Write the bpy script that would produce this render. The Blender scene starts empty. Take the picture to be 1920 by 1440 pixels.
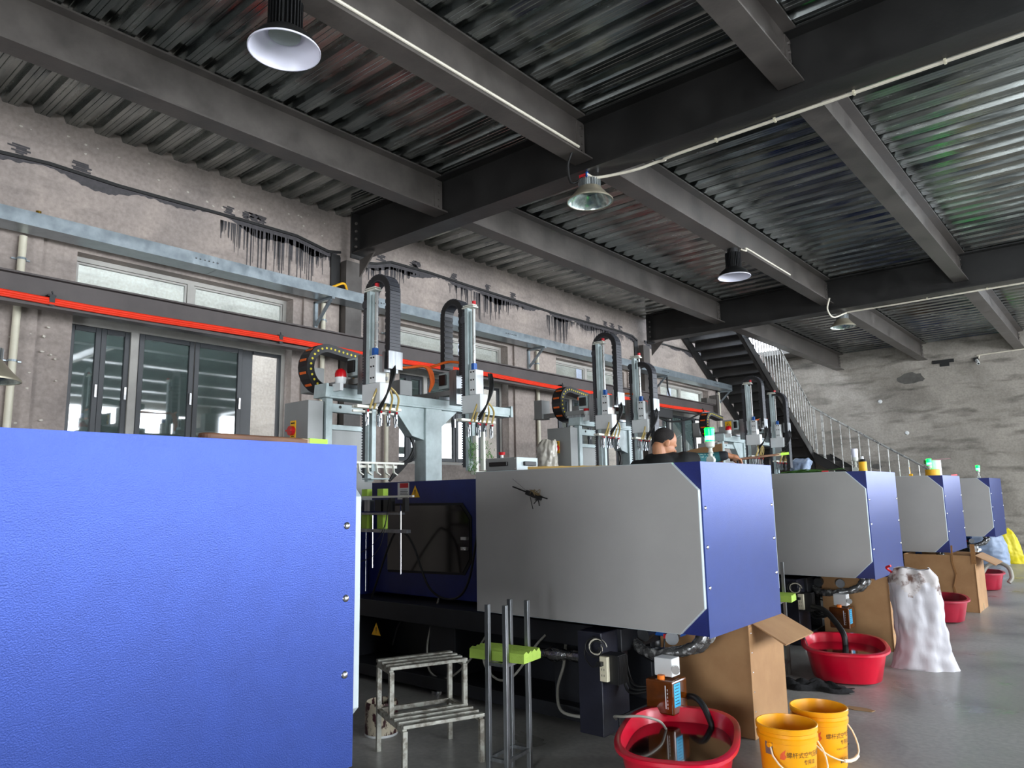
import bpy, math, random
from mathutils import Vector, Matrix, noise as mnoise
random.seed(7)
S = bpy.context.scene
COL = S.collection
PI = math.pi

# ------------------------------------------------------------------ camera
cam = bpy.data.cameras.new('camera'); cam_o = bpy.data.objects.new('camera', cam); COL.objects.link(cam_o)
yaw, pit, roll = math.radians(40.159), math.radians(8.806), math.radians(-1.0116)
fw = Vector((-math.sin(yaw)*math.cos(pit), math.cos(yaw)*math.cos(pit), math.sin(pit)))
rt = fw.cross(Vector((0, 0, 1))).normalized(); up = rt.cross(fw)
r2 = rt*math.cos(roll)+up*math.sin(roll); u2 = up*math.cos(roll)-rt*math.sin(roll)
Rm = Matrix((r2, u2, -fw)).transposed()
cam_o.matrix_world = Matrix.Translation((0, 0, 1.5)) @ Rm.to_4x4()
cam.sensor_fit = 'HORIZONTAL'; cam.sensor_width = 36; cam.lens = 36*1372.8/1920
cam.clip_start = .05; cam.clip_end = 200
S.camera = cam_o

# ------------------------------------------------------------------ world, daylight, exposure
W = bpy.data.worlds.new('overcast_sky'); S.world = W; W.use_nodes = True
bg = W.node_tree.nodes['Background']; bg.inputs[0].default_value = (.80, .88, 1, 1); bg.inputs[1].default_value = 4.2
S.view_settings.view_transform = 'Standard'; S.view_settings.look = 'None'
S.view_settings.exposure = 1.0; S.view_settings.gamma = 1; S.view_settings.use_curve_mapping = False

def area(name, loc, rot, sx, sy, power, col=(.93, .97, 1)):
    l = bpy.data.lights.new(name, 'AREA'); l.shape = 'RECTANGLE'; l.size = sx; l.size_y = sy; l.energy = power; l.color = col
    o = bpy.data.objects.new(name, l); COL.objects.link(o); o.location = loc; o.rotation_euler = rot
    return o
# daylight in the window openings of the far side wall, one per bay (x = +9.4, facing the row of machines)
for yc in (3.0, 9.2, 15.6):
    area('daylight_window', (9.45, yc, 2.7), (0, math.radians(90), 0), 3.6, 5.4, 320)
# daylight in the wide window band of the back wall, right of the frame
area('daylight_window', (4.4, 19.72, 3.0), (math.radians(-90), 0, 0), 8.15, 2.65, 105)
# daylight in the tall gate opening behind the photographer
area('daylight_gate', (1.0, -6.9, 1.35), (math.radians(90), 0, 0), 3.4, 2.5, 230)

# ------------------------------------------------------------------ helpers
class MB:
    def __init__(s): s.v = []; s.f = []
    def add(s, vs, fs):
        n = len(s.v); s.v += [tuple(v) for v in vs]; s.f += [tuple(i+n for i in f) for f in fs]; return s
    def box(s, x0, x1, y0, y1, z0, z1):
        x0, x1 = min(x0, x1), max(x0, x1); y0, y1 = min(y0, y1), max(y0, y1); z0, z1 = min(z0, z1), max(z0, z1)
        return s.add([(x0,y0,z0),(x1,y0,z0),(x1,y1,z0),(x0,y1,z0),(x0,y0,z1),(x1,y0,z1),(x1,y1,z1),(x0,y1,z1)],
                     [(0,3,2,1),(4,5,6,7),(0,1,5,4),(1,2,6,5),(2,3,7,6),(3,0,4,7)])
    def bar(s, p, q, w, h, up=(0, 0, 1)):
        p, q = Vector(p), Vector(q); d = (q-p).normalized(); u = Vector(up)
        if abs(d.dot(u)) > .98: u = Vector((0, 1, 0))
        a = d.cross(u).normalized(); b = a.cross(d).normalized(); a *= w/2; b *= h/2
        return s.add([p-a-b, p+a-b, p+a+b, p-a+b, q-a-b, q+a-b, q+a+b, q-a+b],
                     [(0,1,2,3),(4,7,6,5),(0,4,5,1),(1,5,6,2),(2,6,7,3),(3,7,4,0)])
    def cyl(s, p, q, r0, r1=None, n=16):
        r1 = r0 if r1 is None else r1
        p, q = Vector(p), Vector(q); d = (q-p).normalized(); u = Vector((0, 0, 1)) if abs(d.z) < .9 else Vector((1, 0, 0))
        a = d.cross(u).normalized(); b = d.cross(a)
        vs = [p+(a*math.cos(2*PI*i/n)+b*math.sin(2*PI*i/n))*r0 for i in range(n)]+[q+(a*math.cos(2*PI*i/n)+b*math.sin(2*PI*i/n))*r1 for i in range(n)]
        return s.add(vs, [(i, (i+1) % n, n+(i+1) % n, n+i) for i in range(n)]+[tuple(range(n))[::-1], tuple(range(n, 2*n))])
    def tube(s, pts, r, n=8, rr=None):
        pts = [Vector(p) for p in pts]; m = len(pts); vs = []; prev = None
        for k, p in enumerate(pts):
            d = (pts[min(k+1, m-1)]-pts[max(k-1, 0)]).normalized()
            if prev is None: u = Vector((0, 0, 1)) if abs(d.z) < .9 else Vector((1, 0, 0)); a = d.cross(u).normalized()
            else: a = (prev-d*prev.dot(d)).normalized()
            prev = a; b = d.cross(a); R = r if rr is None else rr[k]
            vs += [p+(a*math.cos(2*PI*i/n)+b*math.sin(2*PI*i/n))*R for i in range(n)]
        fs = [(k*n+i, k*n+(i+1) % n, (k+1)*n+(i+1) % n, (k+1)*n+i) for k in range(m-1) for i in range(n)]
        return s.add(vs, fs+[tuple(range(n))[::-1], tuple((m-1)*n+i for i in range(n))])
    def ribbon(s, pts, w, t, wdir):
        """flat belt along pts, width w along wdir, thickness t"""
        pts = [Vector(p) for p in pts]; m = len(pts); wd = Vector(wdir).normalized(); vs = []
        for k, p in enumerate(pts):
            d = (pts[min(k+1, m-1)]-pts[max(k-1, 0)]).normalized(); b = d.cross(wd).normalized()*t/2; a = wd*w/2
            vs += [p-a-b, p+a-b, p+a+b, p-a+b]
        fs = [(4*k+i, 4*k+(i+1) % 4, 4*k+4+(i+1) % 4, 4*k+4+i) for k in range(m-1) for i in range(4)]
        return s.add(vs, fs+[(3,2,1,0), tuple(4*(m-1)+i for i in range(4))])
    def lathe(s, c, prof, n=32, sq=None):
        """prof = (r, z) list; sq(angle) scales the radius for squarish outlines"""
        c = Vector(c); vs = []
        for r, z in prof:
            for i in range(n):
                a = 2*PI*i/n; k = sq(a) if sq else (1, 1)
                vs.append((c.x+r*math.cos(a)*k[0], c.y+r*math.sin(a)*k[1], c.z+z))
        m = len(prof)
        fs = [(k*n+i, k*n+(i+1) % n, (k+1)*n+(i+1) % n, (k+1)*n+i) for k in range(m-1) for i in range(n)]
        return s.add(vs, fs)
    def cap(s, idx0, n): s.f.append(tuple(range(idx0, idx0+n))); return s
    def prism(s, poly, ax, a, b):
        """poly in the two other axes (x: (y,z), y: (x,z), z: (x,y)) extruded from a to b"""
        def P(u, v, w): return {'x': (w, u, v), 'y': (u, w, v), 'z': (u, v, w)}[ax]
        n = len(poly)
        return s.add([P(u, v, a) for u, v in poly]+[P(u, v, b) for u, v in poly],
                     [tuple(range(n)), tuple(range(n, 2*n))[::-1]]+[(i, n+i, n+(i+1) % n, (i+1) % n) for i in range(n)])
    def build(s, name, mat, parent=None, smooth=None, bevel=0, world=True, kind=None, ang=35):
        off = Vector((0, 0, 0)); p = parent
        if world:
            while p is not None: off += p.location; p = p.parent
        me = bpy.data.meshes.new(name); me.from_pydata([tuple(Vector(v)-off) for v in s.v], [], s.f); me.update()
        import bmesh
        bm = bmesh.new(); bm.from_mesh(me); bmesh.ops.recalc_face_normals(bm, faces=bm.faces); bm.to_mesh(me); bm.free()
        if smooth:
            for q in me.polygons: q.use_smooth = True
            me.set_sharp_from_angle(angle=math.radians(ang))
        me.materials.append(mat)
        o = bpy.data.objects.new(name, me); COL.objects.link(o)
        if parent: o.parent = parent
        if bevel:
            b = o.modifiers.new('bevel', 'BEVEL'); b.width = bevel; b.segments = 2; b.limit_method = 'ANGLE'
        if kind: o['kind'] = kind
        return o

def tag(o, label, cat, group=None, kind=None):
    o['label'] = label; o['category'] = cat
    if group: o['group'] = group
    if kind: o['kind'] = kind
    return o
def thing(name, label, cat, loc=(0, 0, 0), rz=0, group=None):
    o = bpy.data.objects.new(name, None); COL.objects.link(o); o.location = loc; o.rotation_euler = (0, 0, rz)
    o.empty_display_size = .1
    return tag(o, label, cat, group)
def copy_tree(o, parent=None):
    c = o.copy(); COL.objects.link(c); c.parent = parent
    for ch in list(o.children): copy_tree(ch, c)
    return c
def kinded(o): o['kind'] = 'structure'; return o
def spline(pts, n=8):
    pts = [Vector(p) for p in pts]; out = []
    P = [pts[0]*2-pts[1]]+pts+[pts[-1]*2-pts[-2]]
    for k in range(1, len(P)-2):
        for i in range(n):
            t = i/n; a, b, c, d = P[k-1], P[k], P[k+1], P[k+2]
            out.append(.5*((2*b)+(c-a)*t+(2*a-5*b+4*c-d)*t*t+(3*b-a-3*c+d)*t**3))
    out.append(pts[-1]); return out
def text_geo(body, size):
    cu = bpy.data.curves.new('lettering', 'FONT'); cu.body = body; cu.size = size; cu.resolution_u = 2
    cu.align_x = 'CENTER'; cu.align_y = 'CENTER'
    o = bpy.data.objects.new('lettering', cu); COL.objects.link(o)
    dg = bpy.context.evaluated_depsgraph_get(); me = o.evaluated_get(dg).to_mesh()
    vs = [tuple(v.co) for v in me.vertices]; fs = [tuple(p.vertices) for p in me.polygons]
    o.evaluated_get(dg).to_mesh_clear(); bpy.data.objects.remove(o); bpy.data.curves.remove(cu)
    return vs, fs
def text_flat(mb, body, size, c, ux, uy):
    vs, fs = text_geo(body, size); c, ux, uy = Vector(c), Vector(ux), Vector(uy)
    mb.add([c+ux*v[0]+uy*v[1] for v in vs], fs)

# ------------------------------------------------------------------ materials
def srgb(h):
    c = [int(h[i:i+2], 16)/255 for i in (0, 2, 4)]
    return tuple(((x+.055)/1.055)**2.4 if x > .04045 else x/12.92 for x in c)
def M(name, col, rough=.5, metal=0., var=.12, scale=6., stretch=(1, 1, 1), bump=0., bscale=40., rvar=0., coat=0., spec=.5, col2=None, lo=.35, hi=.65, emit=None, es=0., trans=0., alpha=1.):
    m = bpy.data.materials.new(name); m.use_nodes = True; nt = m.node_tree; N = nt.nodes; L = nt.links
    b = N['Principled BSDF']
    if isinstance(col, str): col = srgb(col)
    if isinstance(col2, str): col2 = srgb(col2)
    b.inputs['Roughness'].default_value = rough; b.inputs['Metallic'].default_value = metal
    b.inputs['Coat Weight'].default_value = coat; b.inputs['Coat Roughness'].default_value = .12
    b.inputs['Specular IOR Level'].default_value = spec
    if trans: b.inputs['Transmission Weight'].default_value = trans
    b.inputs['Alpha'].default_value = alpha
    tc = N.new('ShaderNodeTexCoord'); mp = N.new('ShaderNodeMapping'); mp.inputs['Scale'].default_value = stretch
    L.new(tc.outputs['Object'], mp.inputs[0])
    nz = N.new('ShaderNodeTexNoise'); nz.inputs['Scale'].default_value = scale; nz.inputs['Detail'].default_value = 6; nz.inputs['Roughness'].default_value = .6
    L.new(mp.outputs[0], nz.inputs[0])
    cr = N.new('ShaderNodeValToRGB'); cr.color_ramp.elements[0].position = lo; cr.color_ramp.elements[1].position = hi
    c2 = col2 if col2 else tuple(min(1, c*(1+var)) for c in col); c1 = col if col2 else tuple(c*(1-var) for c in col)
    cr.color_ramp.elements[0].color = (*c1, 1); cr.color_ramp.elements[1].color = (*c2, 1)
    L.new(nz.outputs[0], cr.inputs[0]); L.new(cr.outputs[0], b.inputs['Base Color'])
    if rvar:
        mr = N.new('ShaderNodeMapRange'); mr.inputs['From Min'].default_value = .3; mr.inputs['From Max'].default_value = .7
        mr.inputs['To Min'].default_value = max(0, rough-rvar); mr.inputs['To Max'].default_value = min(1, rough+rvar)
        L.new(nz.outputs[0], mr.inputs[0]); L.new(mr.outputs[0], b.inputs['Roughness'])
    if bump:
        n2 = N.new('ShaderNodeTexNoise'); n2.inputs['Scale'].default_value = bscale; n2.inputs['Detail'].default_value = 4
        L.new(mp.outputs[0], n2.inputs[0]); bp = N.new('ShaderNodeBump'); bp.inputs['Strength'].default_value = bump; bp.inputs['Distance'].default_value = .01
        L.new(n2.outputs[0], bp.inputs['Height']); L.new(bp.outputs[0], b.inputs['Normal'])
    if emit:
        b.inputs['Emission Color'].default_value = (*(srgb(emit) if isinstance(emit, str) else emit), 1); b.inputs['Emission Strength'].default_value = es
    m.diffuse_color = (*col, 1)
    return m
def glass(name, tint=(.9, .95, .95), clear=.85, rough=.03, refl=.05):
    m = bpy.data.materials.new(name); m.use_nodes = True; nt = m.node_tree; N = nt.nodes; L = nt.links; N.remove(N['Principled BSDF'])
    t = N.new('ShaderNodeBsdfTransparent'); t.inputs[0].default_value = (*[c*clear for c in tint], 1)
    g = N.new('ShaderNodeBsdfGlossy'); g.inputs['Roughness'].default_value = rough
    lw = N.new('ShaderNodeLayerWeight'); lw.inputs[0].default_value = .5; pw = N.new('ShaderNodeMath'); pw.operation = 'POWER'; pw.inputs[1].default_value = 4
    L.new(lw.outputs['Facing'], pw.inputs[0]); fr = N.new('ShaderNodeMath'); fr.operation = 'MULTIPLY_ADD'; fr.inputs[1].default_value = .9; fr.inputs[2].default_value = refl; L.new(pw.outputs[0], fr.inputs[0]); mx = N.new('ShaderNodeMixShader')
    L.new(fr.outputs[0], mx.inputs[0]); L.new(t.outputs[0], mx.inputs[1]); L.new(g.outputs[0], mx.inputs[2]); L.new(mx.outputs[0], N['Material Output'].inputs[0])
    return m
def concrete(name, dark, mid, light, rough=.85, smear=.5, xs=(1, 1, 1), gloss=False):
    """plastered concrete: fine grain, hand-sized patches and horizontal trowel smears"""
    m = bpy.data.materials.new(name); m.use_nodes = True; nt = m.node_tree; N = nt.nodes; L = nt.links; b = N['Principled BSDF']
    tc = N.new('ShaderNodeTexCoord')
    def noise(sc, st, det=6, dist=0):
        mp = N.new('ShaderNodeMapping'); mp.inputs['Scale'].default_value = st; L.new(tc.outputs['Object'], mp.inputs[0])
        n = N.new('ShaderNodeTexNoise'); n.inputs['Scale'].default_value = sc; n.inputs['Detail'].default_value = det; n.inputs['Distortion'].default_value = dist
        L.new(mp.outputs[0], n.inputs[0]); return n
    a = noise(1.1, xs, 8, .6); c = noise(2.6, (xs[0]*.5, xs[1]*.5, 2.4), 8, .4); d = noise(30, (1, 1, 1), 5)
    r1 = N.new('ShaderNodeValToRGB'); e = r1.color_ramp.elements; e[0].position = .32; e[0].color = (*srgb(mid), 1); e[1].position = .66; e[1].color = (*srgb(light), 1)
    L.new(a.outputs[0], r1.inputs[0])
    r2 = N.new('ShaderNodeValToRGB'); e = r2.color_ramp.elements; e[0].position = .50; e[0].color = (0, 0, 0, 1); e[1].position = .72; e[1].color = (smear, smear, smear, 1)
    L.new(c.outputs[0], r2.inputs[0])
    mx = N.new('ShaderNodeMix'); mx.data_type = 'RGBA'; L.new(r2.outputs[0], mx.inputs[0]); L.new(r1.outputs[0], mx.inputs[6]); mx.inputs[7].default_value = (*srgb(dark), 1)
    m2 = N.new('ShaderNodeMix'); m2.data_type = 'RGBA'; m2.blend_type = 'OVERLAY'; m2.inputs[0].default_value = .35; L.new(mx.outputs[2], m2.inputs[6]); L.new(d.outputs[0], m2.inputs[7])
    L.new(m2.outputs[2], b.inputs['Base Color'])
    bp = N.new('ShaderNodeBump'); bp.inputs['Strength'].default_value = .35 if not gloss else .06; bp.inputs['Distance'].default_value = .02; L.new(c.outputs[0], bp.inputs['Height']); L.new(bp.outputs[0], b.inputs['Normal'])
    b.inputs['Roughness'].default_value = rough
    if gloss:
        mr = N.new('ShaderNodeMapRange'); mr.inputs['From Min'].default_value = .3; mr.inputs['From Max'].default_value = .7; mr.inputs['To Min'].default_value = .22; mr.inputs['To Max'].default_value = .5
        L.new(a.outputs[0], mr.inputs[0]); L.new(mr.outputs[0], b.inputs['Roughness'])
    return m

m_wall = concrete('plastered_concrete', '6f6864', '8c827c', 'aa9d94', smear=.55)
m_back = concrete('grey_plaster', '57534c', '847e75', 'a39c92', smear=.8)
m_floor = concrete('polished_concrete_floor', '5a5956', '85847f', 'a3a29e', smear=.6, gloss=True)
m_out = concrete('outside_plaster', '9a948b', 'b5aea3', 'd0c9bd', smear=.5)
m_slab = M('upper_floor_slab', '6d6b68', .9)
m_deck = M('galvanised_deck', '7b8282', .20, .95, col2='b4b8b4', scale=3.2, stretch=(.45, 3, 3), bump=.12, bscale=8, rvar=.12, lo=.32, hi=.68)
m_beam = M('dark_grey_beam_paint', '544f4b', .40, .0, var=.3, scale=2.5, bump=.1, bscale=30, rvar=.1)
m_main = M('shade_darkened_steel_paint', '232221', .38, .0, var=.25, scale=2.5, bump=.1, bscale=30, rvar=.1)  # beam paint darkened: shade on the unlit main beam faces put into the colour
m_run = M('brown_grey_steel_paint', '4a4240', .5, 0, var=.15, scale=3)
m_galv = M('galvanised_steel', '8e999f', .34, .65, col2='a3adb2', scale=9, rvar=.06)
m_pvc = M('cream_pipe', 'cfc9b4', .45, var=.06)
m_cable_w = M('white_cable', 'd6cfbd', .5, var=.08)
m_red = M('red_cable', 'e8371a', .4, var=.05)
m_blk = M('black_plastic', '141415', .45, var=.2)
m_rub = M('black_rubber_cable', '101010', .55, var=.2)
m_frame = M('pale_window_frame', 'a8a59e', .5, var=.08)
m_sash = M('dark_sash_frame', '34373a', .4, var=.1)
m_glass = glass('clear_pane', clear=.9)
m_tint = glass('tinted_pane', (.62, .76, .78), .6, refl=.30)
m_paint = M('dark_grey_seam_paint', '413e40', .6, var=.2, scale=20)
m_seam = M('black_steel_and_gap_shade', '191817', .6)  # black steel of the seam, also the painted shade in the column gaps
m_conc_white = M('white_strip', 'dcdcf0', .7, var=.03)
m_blue = M('blue_hammer_paint', (.014, .038, .20), .31, .5, var=.05, scale=9, bump=.12, bscale=260, coat=.0, spec=.5)
m_navy = M('navy_panel_paint', (.006, .014, .13), .4, 0, var=.1, scale=9, bump=.2, bscale=170)
m_grey = M('grey_panel_paint', 'a5a3a0', .38, 0, var=.035, scale=2.5, bump=.05, bscale=200)
m_edge = M('pale_panel_edge', 'b6c0c2', .35, var=.03)
m_screw = M('chrome_screw', 'c9c9c9', .2, 1)
m_chrome = M('chrome_tube', 'd2d2ce', .28, .7, rvar=.05)
m_steel = M('brushed_steel', '7e8183', .34, .9, col2='a3a6a8', scale=30, stretch=(1, 1, .1))
m_alu = M('pale_robot_paint', 'a4b2b2', .42, 0, var=.07, scale=7, col2='bccaca')
m_alu2 = M('grey_cabinet_paint', '8d8f8d', .45, var=.04)
m_white = M('white_enamel', 'd8dad9', .4, var=.04)
m_mdark = M('machine_bed_paint', '15171c', .5, var=.3, scale=8)
m_leg = M('machine_leg_paint', '1b1c28', .42, var=.2, scale=6, bump=.1)
# ================================================================== SETTING
XW, YB, XR, YF, ZD = -7.25, 19.75, 9.6, -7.0, 5.02
kinded(MB().box(XW-.3, XR+.3, YF-.3, YB+.3, -.2, 0).build('floor', m_floor))
WIN = [(2.39, 4.68), (6.30, 8.50), (9.75, 11.90), (13.30, 15.52)]
w = MB(); w.box(XW-.25, XW, YF, YB, 3.82, ZD+.1)
w.box(XW-.25, XW, YF, YB, 0, 1.96)
ys = [YF]+[v for p in WIN for v in p]+[YB]
for k in range(0, len(ys), 2): w.box(XW-.25, XW, ys[k], ys[k+1], 1.96, 3.82)
wall_left = kinded(w.build('wall_left', m_wall))
# shallow pilasters between the windows
for y0, y1 in ((-3.4, 2.10), (4.80, 5.30), (8.62, 9.20), (12.0, 12.45)):
    MB().box(XW, XW+.035, y0, y1, 0, 3.95).build('pilaster', m_wall, wall_left)
wb = MB().box(XW-.3, .3, YB, YB+.25, 0, 5.12); wb.box(.3, 8.5, YB, YB+.25, 0, 1.68); wb.box(.3, 8.5, YB, YB+.25, 4.35, 5.12); wb.box(8.5, XR+.3, YB, YB+.25, 0, 5.12); wall_back = kinded(wb.build('wall_back', m_back))
w = MB(); w.box(XR, XR+.25, YF, YB, 0, .9); w.box(XR, XR+.25, YF, YB, 4.5, ZD+.1)
q = [YF, .3, 5.7, 6.5, 11.9, 12.9, 18.3, YB]
for k in range(0, 8, 2): w.box(XR, XR+.25, q[k], q[k+1], .9, 4.5)
kinded(w.build('wall_right', m_wall))
w = MB(); w.box(XW, -.75, YF-.25, YF, 0, ZD+.1); w.box(2.75, XR, YF-.25, YF, 0, ZD+.1); w.box(-.75, 2.75, YF-.25, YF, 2.65, ZD+.1)
kinded(w.build('wall_front', m_wall))
# neighbouring wall outside the windows, the white strip on it
wo = kinded(MB().box(-9.6, -9.4, -2, 24, -.2, 6.2).build('wall_outside', m_out))
for y in (5.9, 9.6, 13.4, 17.6): MB().box(-9.4, -9.37, y, y+.16, 0, 5.6).build('white_strip', m_conc_white, wo)
kinded(MB().box(-9.6, XW-.25, -2, 24, -.3, -.1).build('ground_outside', m_out))

# ceiling: slab with the stair opening, corrugated deck sheets under it
OX, OY0, OY1 = -5.62, 12.95, 19.0
c = MB(); z0, z1 = 5.088, 5.22
c.box(OX, XR+.3, YF-.3, YB, z0, z1); c.box(XW-.25, OX, YF-.3, OY0, z0, z1); c.box(XW-.25, OX, OY1, YB, z0, z1)
ceiling = kinded(c.build('ceiling', m_slab))
PER = .253
def deck_profile(y0, n):
    pts = []
    for k in range(n):
        b = y0+k*PER
        for u, z in ((0, 0), (.036, 0), (.040, .006), (.044, 0), (.080, 0), (.084, .006), (.088, 0), (.124, 0), (.148, .058), (.195, .058), (.199, .052), (.203, .058), (.229, .058)): pts.append((b+u, z))
    pts.append((y0+n*PER, 0)); return pts
y = -6.9; i = 0
while y < YB-.05:
    n = 3 if y+3*PER < YB else max(1, int((YB-y)/PER)); x0 = XW if not (OY0-.4 < y < OY1) else OX
    pr = deck_profile(y, n); dz = random.uniform(-.002, .004); a = ZD+dz; b_ = ZD+random.uniform(-.002, .004)
    xs = [x0, (x0+XR)/2, XR]; m = MB(); L_ = len(pr)
    m.add([(x, yy, zz+(a if j != 1 else b_)) for j, x in enumerate(xs) for yy, zz in pr], [(j*L_+k, j*L_+k+1, (j+1)*L_+k+1, (j+1)*L_+k) for j in range(2) for k in range(L_-1)])
    m.build('deck_sheet', m_deck, ceiling); y += n*PER; i += 1
MB().box(OX-.02, OX, OY0, OY1, ZD-.02, 5.22).build('edge_trim', m_galv, ceiling)
# upper storey roof seen through the stair opening
kinded(MB().box(XW-.3, 2, 8, YB, 8.7, 8.8).build('ceiling_upper', M('white_roof_panel', 'dfe3dc', .6, var=.03)))
for k in range(6): MB().box(XW-.2, 2, 11+k*1.5, 11.08+k*1.5, 8.62, 8.7).build('purlin', m_galv, bpy.data.objects['ceiling_upper'])

# I-beams
def ibeam_y(mb, xc, y0, y1, z0, z1, w=.2, t=.016):
    mb.box(xc-w/2, xc+w/2, y0, y1, z0, z0+t); mb.box(xc-w/2, xc+w/2, y0, y1, z1-t, z1); mb.box(xc-.006, xc+.006, y0, y1, z0+t, z1-t)
def ibeam_x(mb, yc, x0, x1, z0, z1, w=.25, t=.02):
    mb.box(x0, x1, yc-w/2, yc+w/2, z0, z0+t); mb.box(x0, x1, yc-w/2, yc+w/2, z1-t, z1); mb.box(x0, x1, yc-.008, yc+.008, z0+t, z1-t)
MY = [-1.72, 5.44, 12.57]
for k, yc in enumerate(MY):
    mb = MB(); ibeam_x(mb, yc, -7.02, XR, 4.47, 5.01); mb.box(-7.02, -7.0, yc-.14, yc+.14, 4.42, 5.0)
    o = mb.build('main_beam', m_main); tag(o, ['dark steel main beam crossing overhead behind the photographer', 'dark steel main beam nearest the camera, crossing the ceiling from the left column to the upper right', 'dark steel main beam farther back, crossing just before the staircase'][k], 'beam')
    for s in (-1, 1):
        for z in (4.56, 4.66, 4.76, 4.86):
            MB().cyl((-6.985, yc+s*.09, z), (-6.96, yc+s*.09, z), .016, n=6).build('bolt', m_beam, o)
SX = [-5.55, -3.64, -1.70, .25, 2.2, 4.15, 6.1, 8.0]
bays = [(-6.9, -1.73), (-1.71, 5.43), (5.45, 12.56), (12.58, YB)]
LB = ['left of the picture', 'second from the left wall', 'third from the left wall', 'at the far right']
for bi, (y0, y1) in enumerate(bays):
    for si, xc in enumerate(SX):
        if bi == 0 and si > 3: continue
        mb = MB(); ibeam_y(mb, xc, y0+.01, y1-.012, 4.6, 5.01)
        o = mb.build('cross_beam', m_beam)
        tag(o, 'grey steel joist beam, %s, in the %s ceiling bay' % (['nearest the left wall', 'second from the left wall', 'third from the left wall', 'fourth from the left wall', 'fifth from the left wall', 'sixth from the left wall', 'seventh from the left wall', 'eighth from the left wall'][si], ['hindmost', 'near', 'middle', 'far'][bi]), 'beam')
        if bi and si < 5:
            for ye in ((y1-.02) if bi < 3 else y1-.04,):
                f = MB().box(xc+.006, xc+.02, ye-.11, ye, 4.63, 4.97); f.build('fin_plate', m_beam, o)
                for z in (4.68, 4.76, 4.84, 4.92): MB().cyl((xc+.02, ye-.055, z), (xc+.036, ye-.055, z), .014, n=6).build('bolt', m_beam, o)
# columns at the left wall
for k, yc in enumerate(MY[1:]):
    mb = MB(); z1 = 4.42
    mb.box(-7.22, -7.13, yc-.12, yc-.10, 0, z1); mb.box(-7.22, -7.13, yc+.10, yc+.12, 0, z1); mb.box(-7.18, -7.17, yc-.1, yc+.1, 0, z1); mb.box(-7.13, -7.115, yc-.12, yc+.12, 0, z1)
    o = mb.build('steel_column', m_beam); tag(o, ['dark steel column under the nearer main beam, against the left wall', 'dark steel column under the farther main beam, before the staircase'][k], 'column')
    MB().prism([(-7.0, 4.42), (-6.72, 4.46), (-7.0, 4.2)], 'y', yc-.01, yc+.01).build('gusset', m_beam, o)
    MB().box(-7.25, -7.23, yc-.26, yc-.13, 0, 4.5).build('gap_shade_strip', m_seam, o)  # flat black strip painting the shade of the recess beside the column

# painted seam with brushed patches and drips on the left wall
S1 = [(-2, 4.55), (1.72, 4.55), (2.1, 4.578), (2.7, 4.56), (3.4, 4.575), (4.0, 4.587), (4.69, 4.59), (5.14, 4.512), (5.32, 4.545)]
S2 = [(5.66, 4.50), (5.89, 4.534), (6.13, 4.614), (6.84, 4.628), (7.65, 4.61), (8.56, 4.60), (9.7, 4.575), (10.9, 4.594), (11.8, 4.603), (12.25, 4.587), (12.44, 4.52)]
S3 = [(12.72, 4.55), (13.4, 4.602), (14.5, 4.619), (15.6, 4.606)]
def lerp(P, t):
    for (a, b), (c_, d) in zip(P, P[1:]):
        if a <= t <= c_: return b+(d-b)*(t-a)/(c_-a)
    return P[0][1] if t < P[0][0] else P[-1][1]
seam = MB(); drips = MB(); X = XW+.004
rnd = random.Random(3)
for P, zones in ((S1, [(3.75, 5.32, .66, 1.)]), (S2, [(5.7, 6.6, .30, 1.), (7.2, 8.9, .42, .9), (9.5, 10.3, .55, 1.), (10.3, 12.4, .25, .6)]), (S3, [(12.75, 13.4, .12, .6)])):
    for (a, b), (c_, d) in zip(P, P[1:]): seam.bar((XW+.012, a, b), (XW+.012, c_, d), .024, .030)
    # band of brushed paint under the seam, ragged edge
    yy = P[0][0]; prev = None
    while yy < P[-1][0]:
        z = lerp(P, yy); dep = .055+.035*math.sin(yy*3.1)+.03*math.sin(yy*7.7+1)+rnd.uniform(-.012, .012)
        for a, b, ln, dn in zones:
            if a <= yy <= b: dep += .06*math.sin((yy-a)/(b-a)*PI)
        dep = max(.015, dep); cur = (yy, z, z-dep)
        if prev: drips.add([(X, prev[0], prev[1]), (X, cur[0], cur[1]), (X, cur[0], cur[2]), (X, prev[0], prev[2])], [(0, 1, 2, 3)])
        prev = cur; yy += .03
    for a, b, ln, dn in zones:
        yy = a
        while yy < b:
            yy += rnd.expovariate(60*dn)+.006; z = lerp(P, yy)-.06; t = (yy-a)/(b-a)
            Ld = ln*(.25+.75*math.sin(min(1, t*1.15)*PI)**.7)*rnd.uniform(.25, 1); wd = rnd.uniform(.003, .009)
            drips.add([(X, yy-wd*1.6, z), (X, yy+wd*1.6, z), (X, yy+wd, z-Ld*.5), (X, yy+wd*.5, z-Ld), (X, yy-wd*.5, z-Ld), (X, yy-wd, z-Ld*.5)], [(0, 1, 2, 3, 4, 5)])
    # stray brush strokes above the seam
    for _ in range(int((P[-1][0]-P[0][0])*1.5)):
        yc = rnd.uniform(P[0][0]+.2, P[-1][0]-.2); z = lerp(P, yc)+.06
        for s in range(5):
            l = rnd.uniform(.06, .16); zz = z+s*.018-.03; o_ = rnd.uniform(-.03, .03)
            drips.add([(X, yc+o_-l/2, zz), (X, yc+o_+l/2, zz-.006), (X, yc+o_+l/2, zz+.012), (X, yc+o_-l/2, zz+.016)], [(0, 1, 2, 3)])
seam.build('steel_seam', m_seam, wall_left); drips.build('paint_drips', m_paint, wall_left, kind='stuff')
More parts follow.
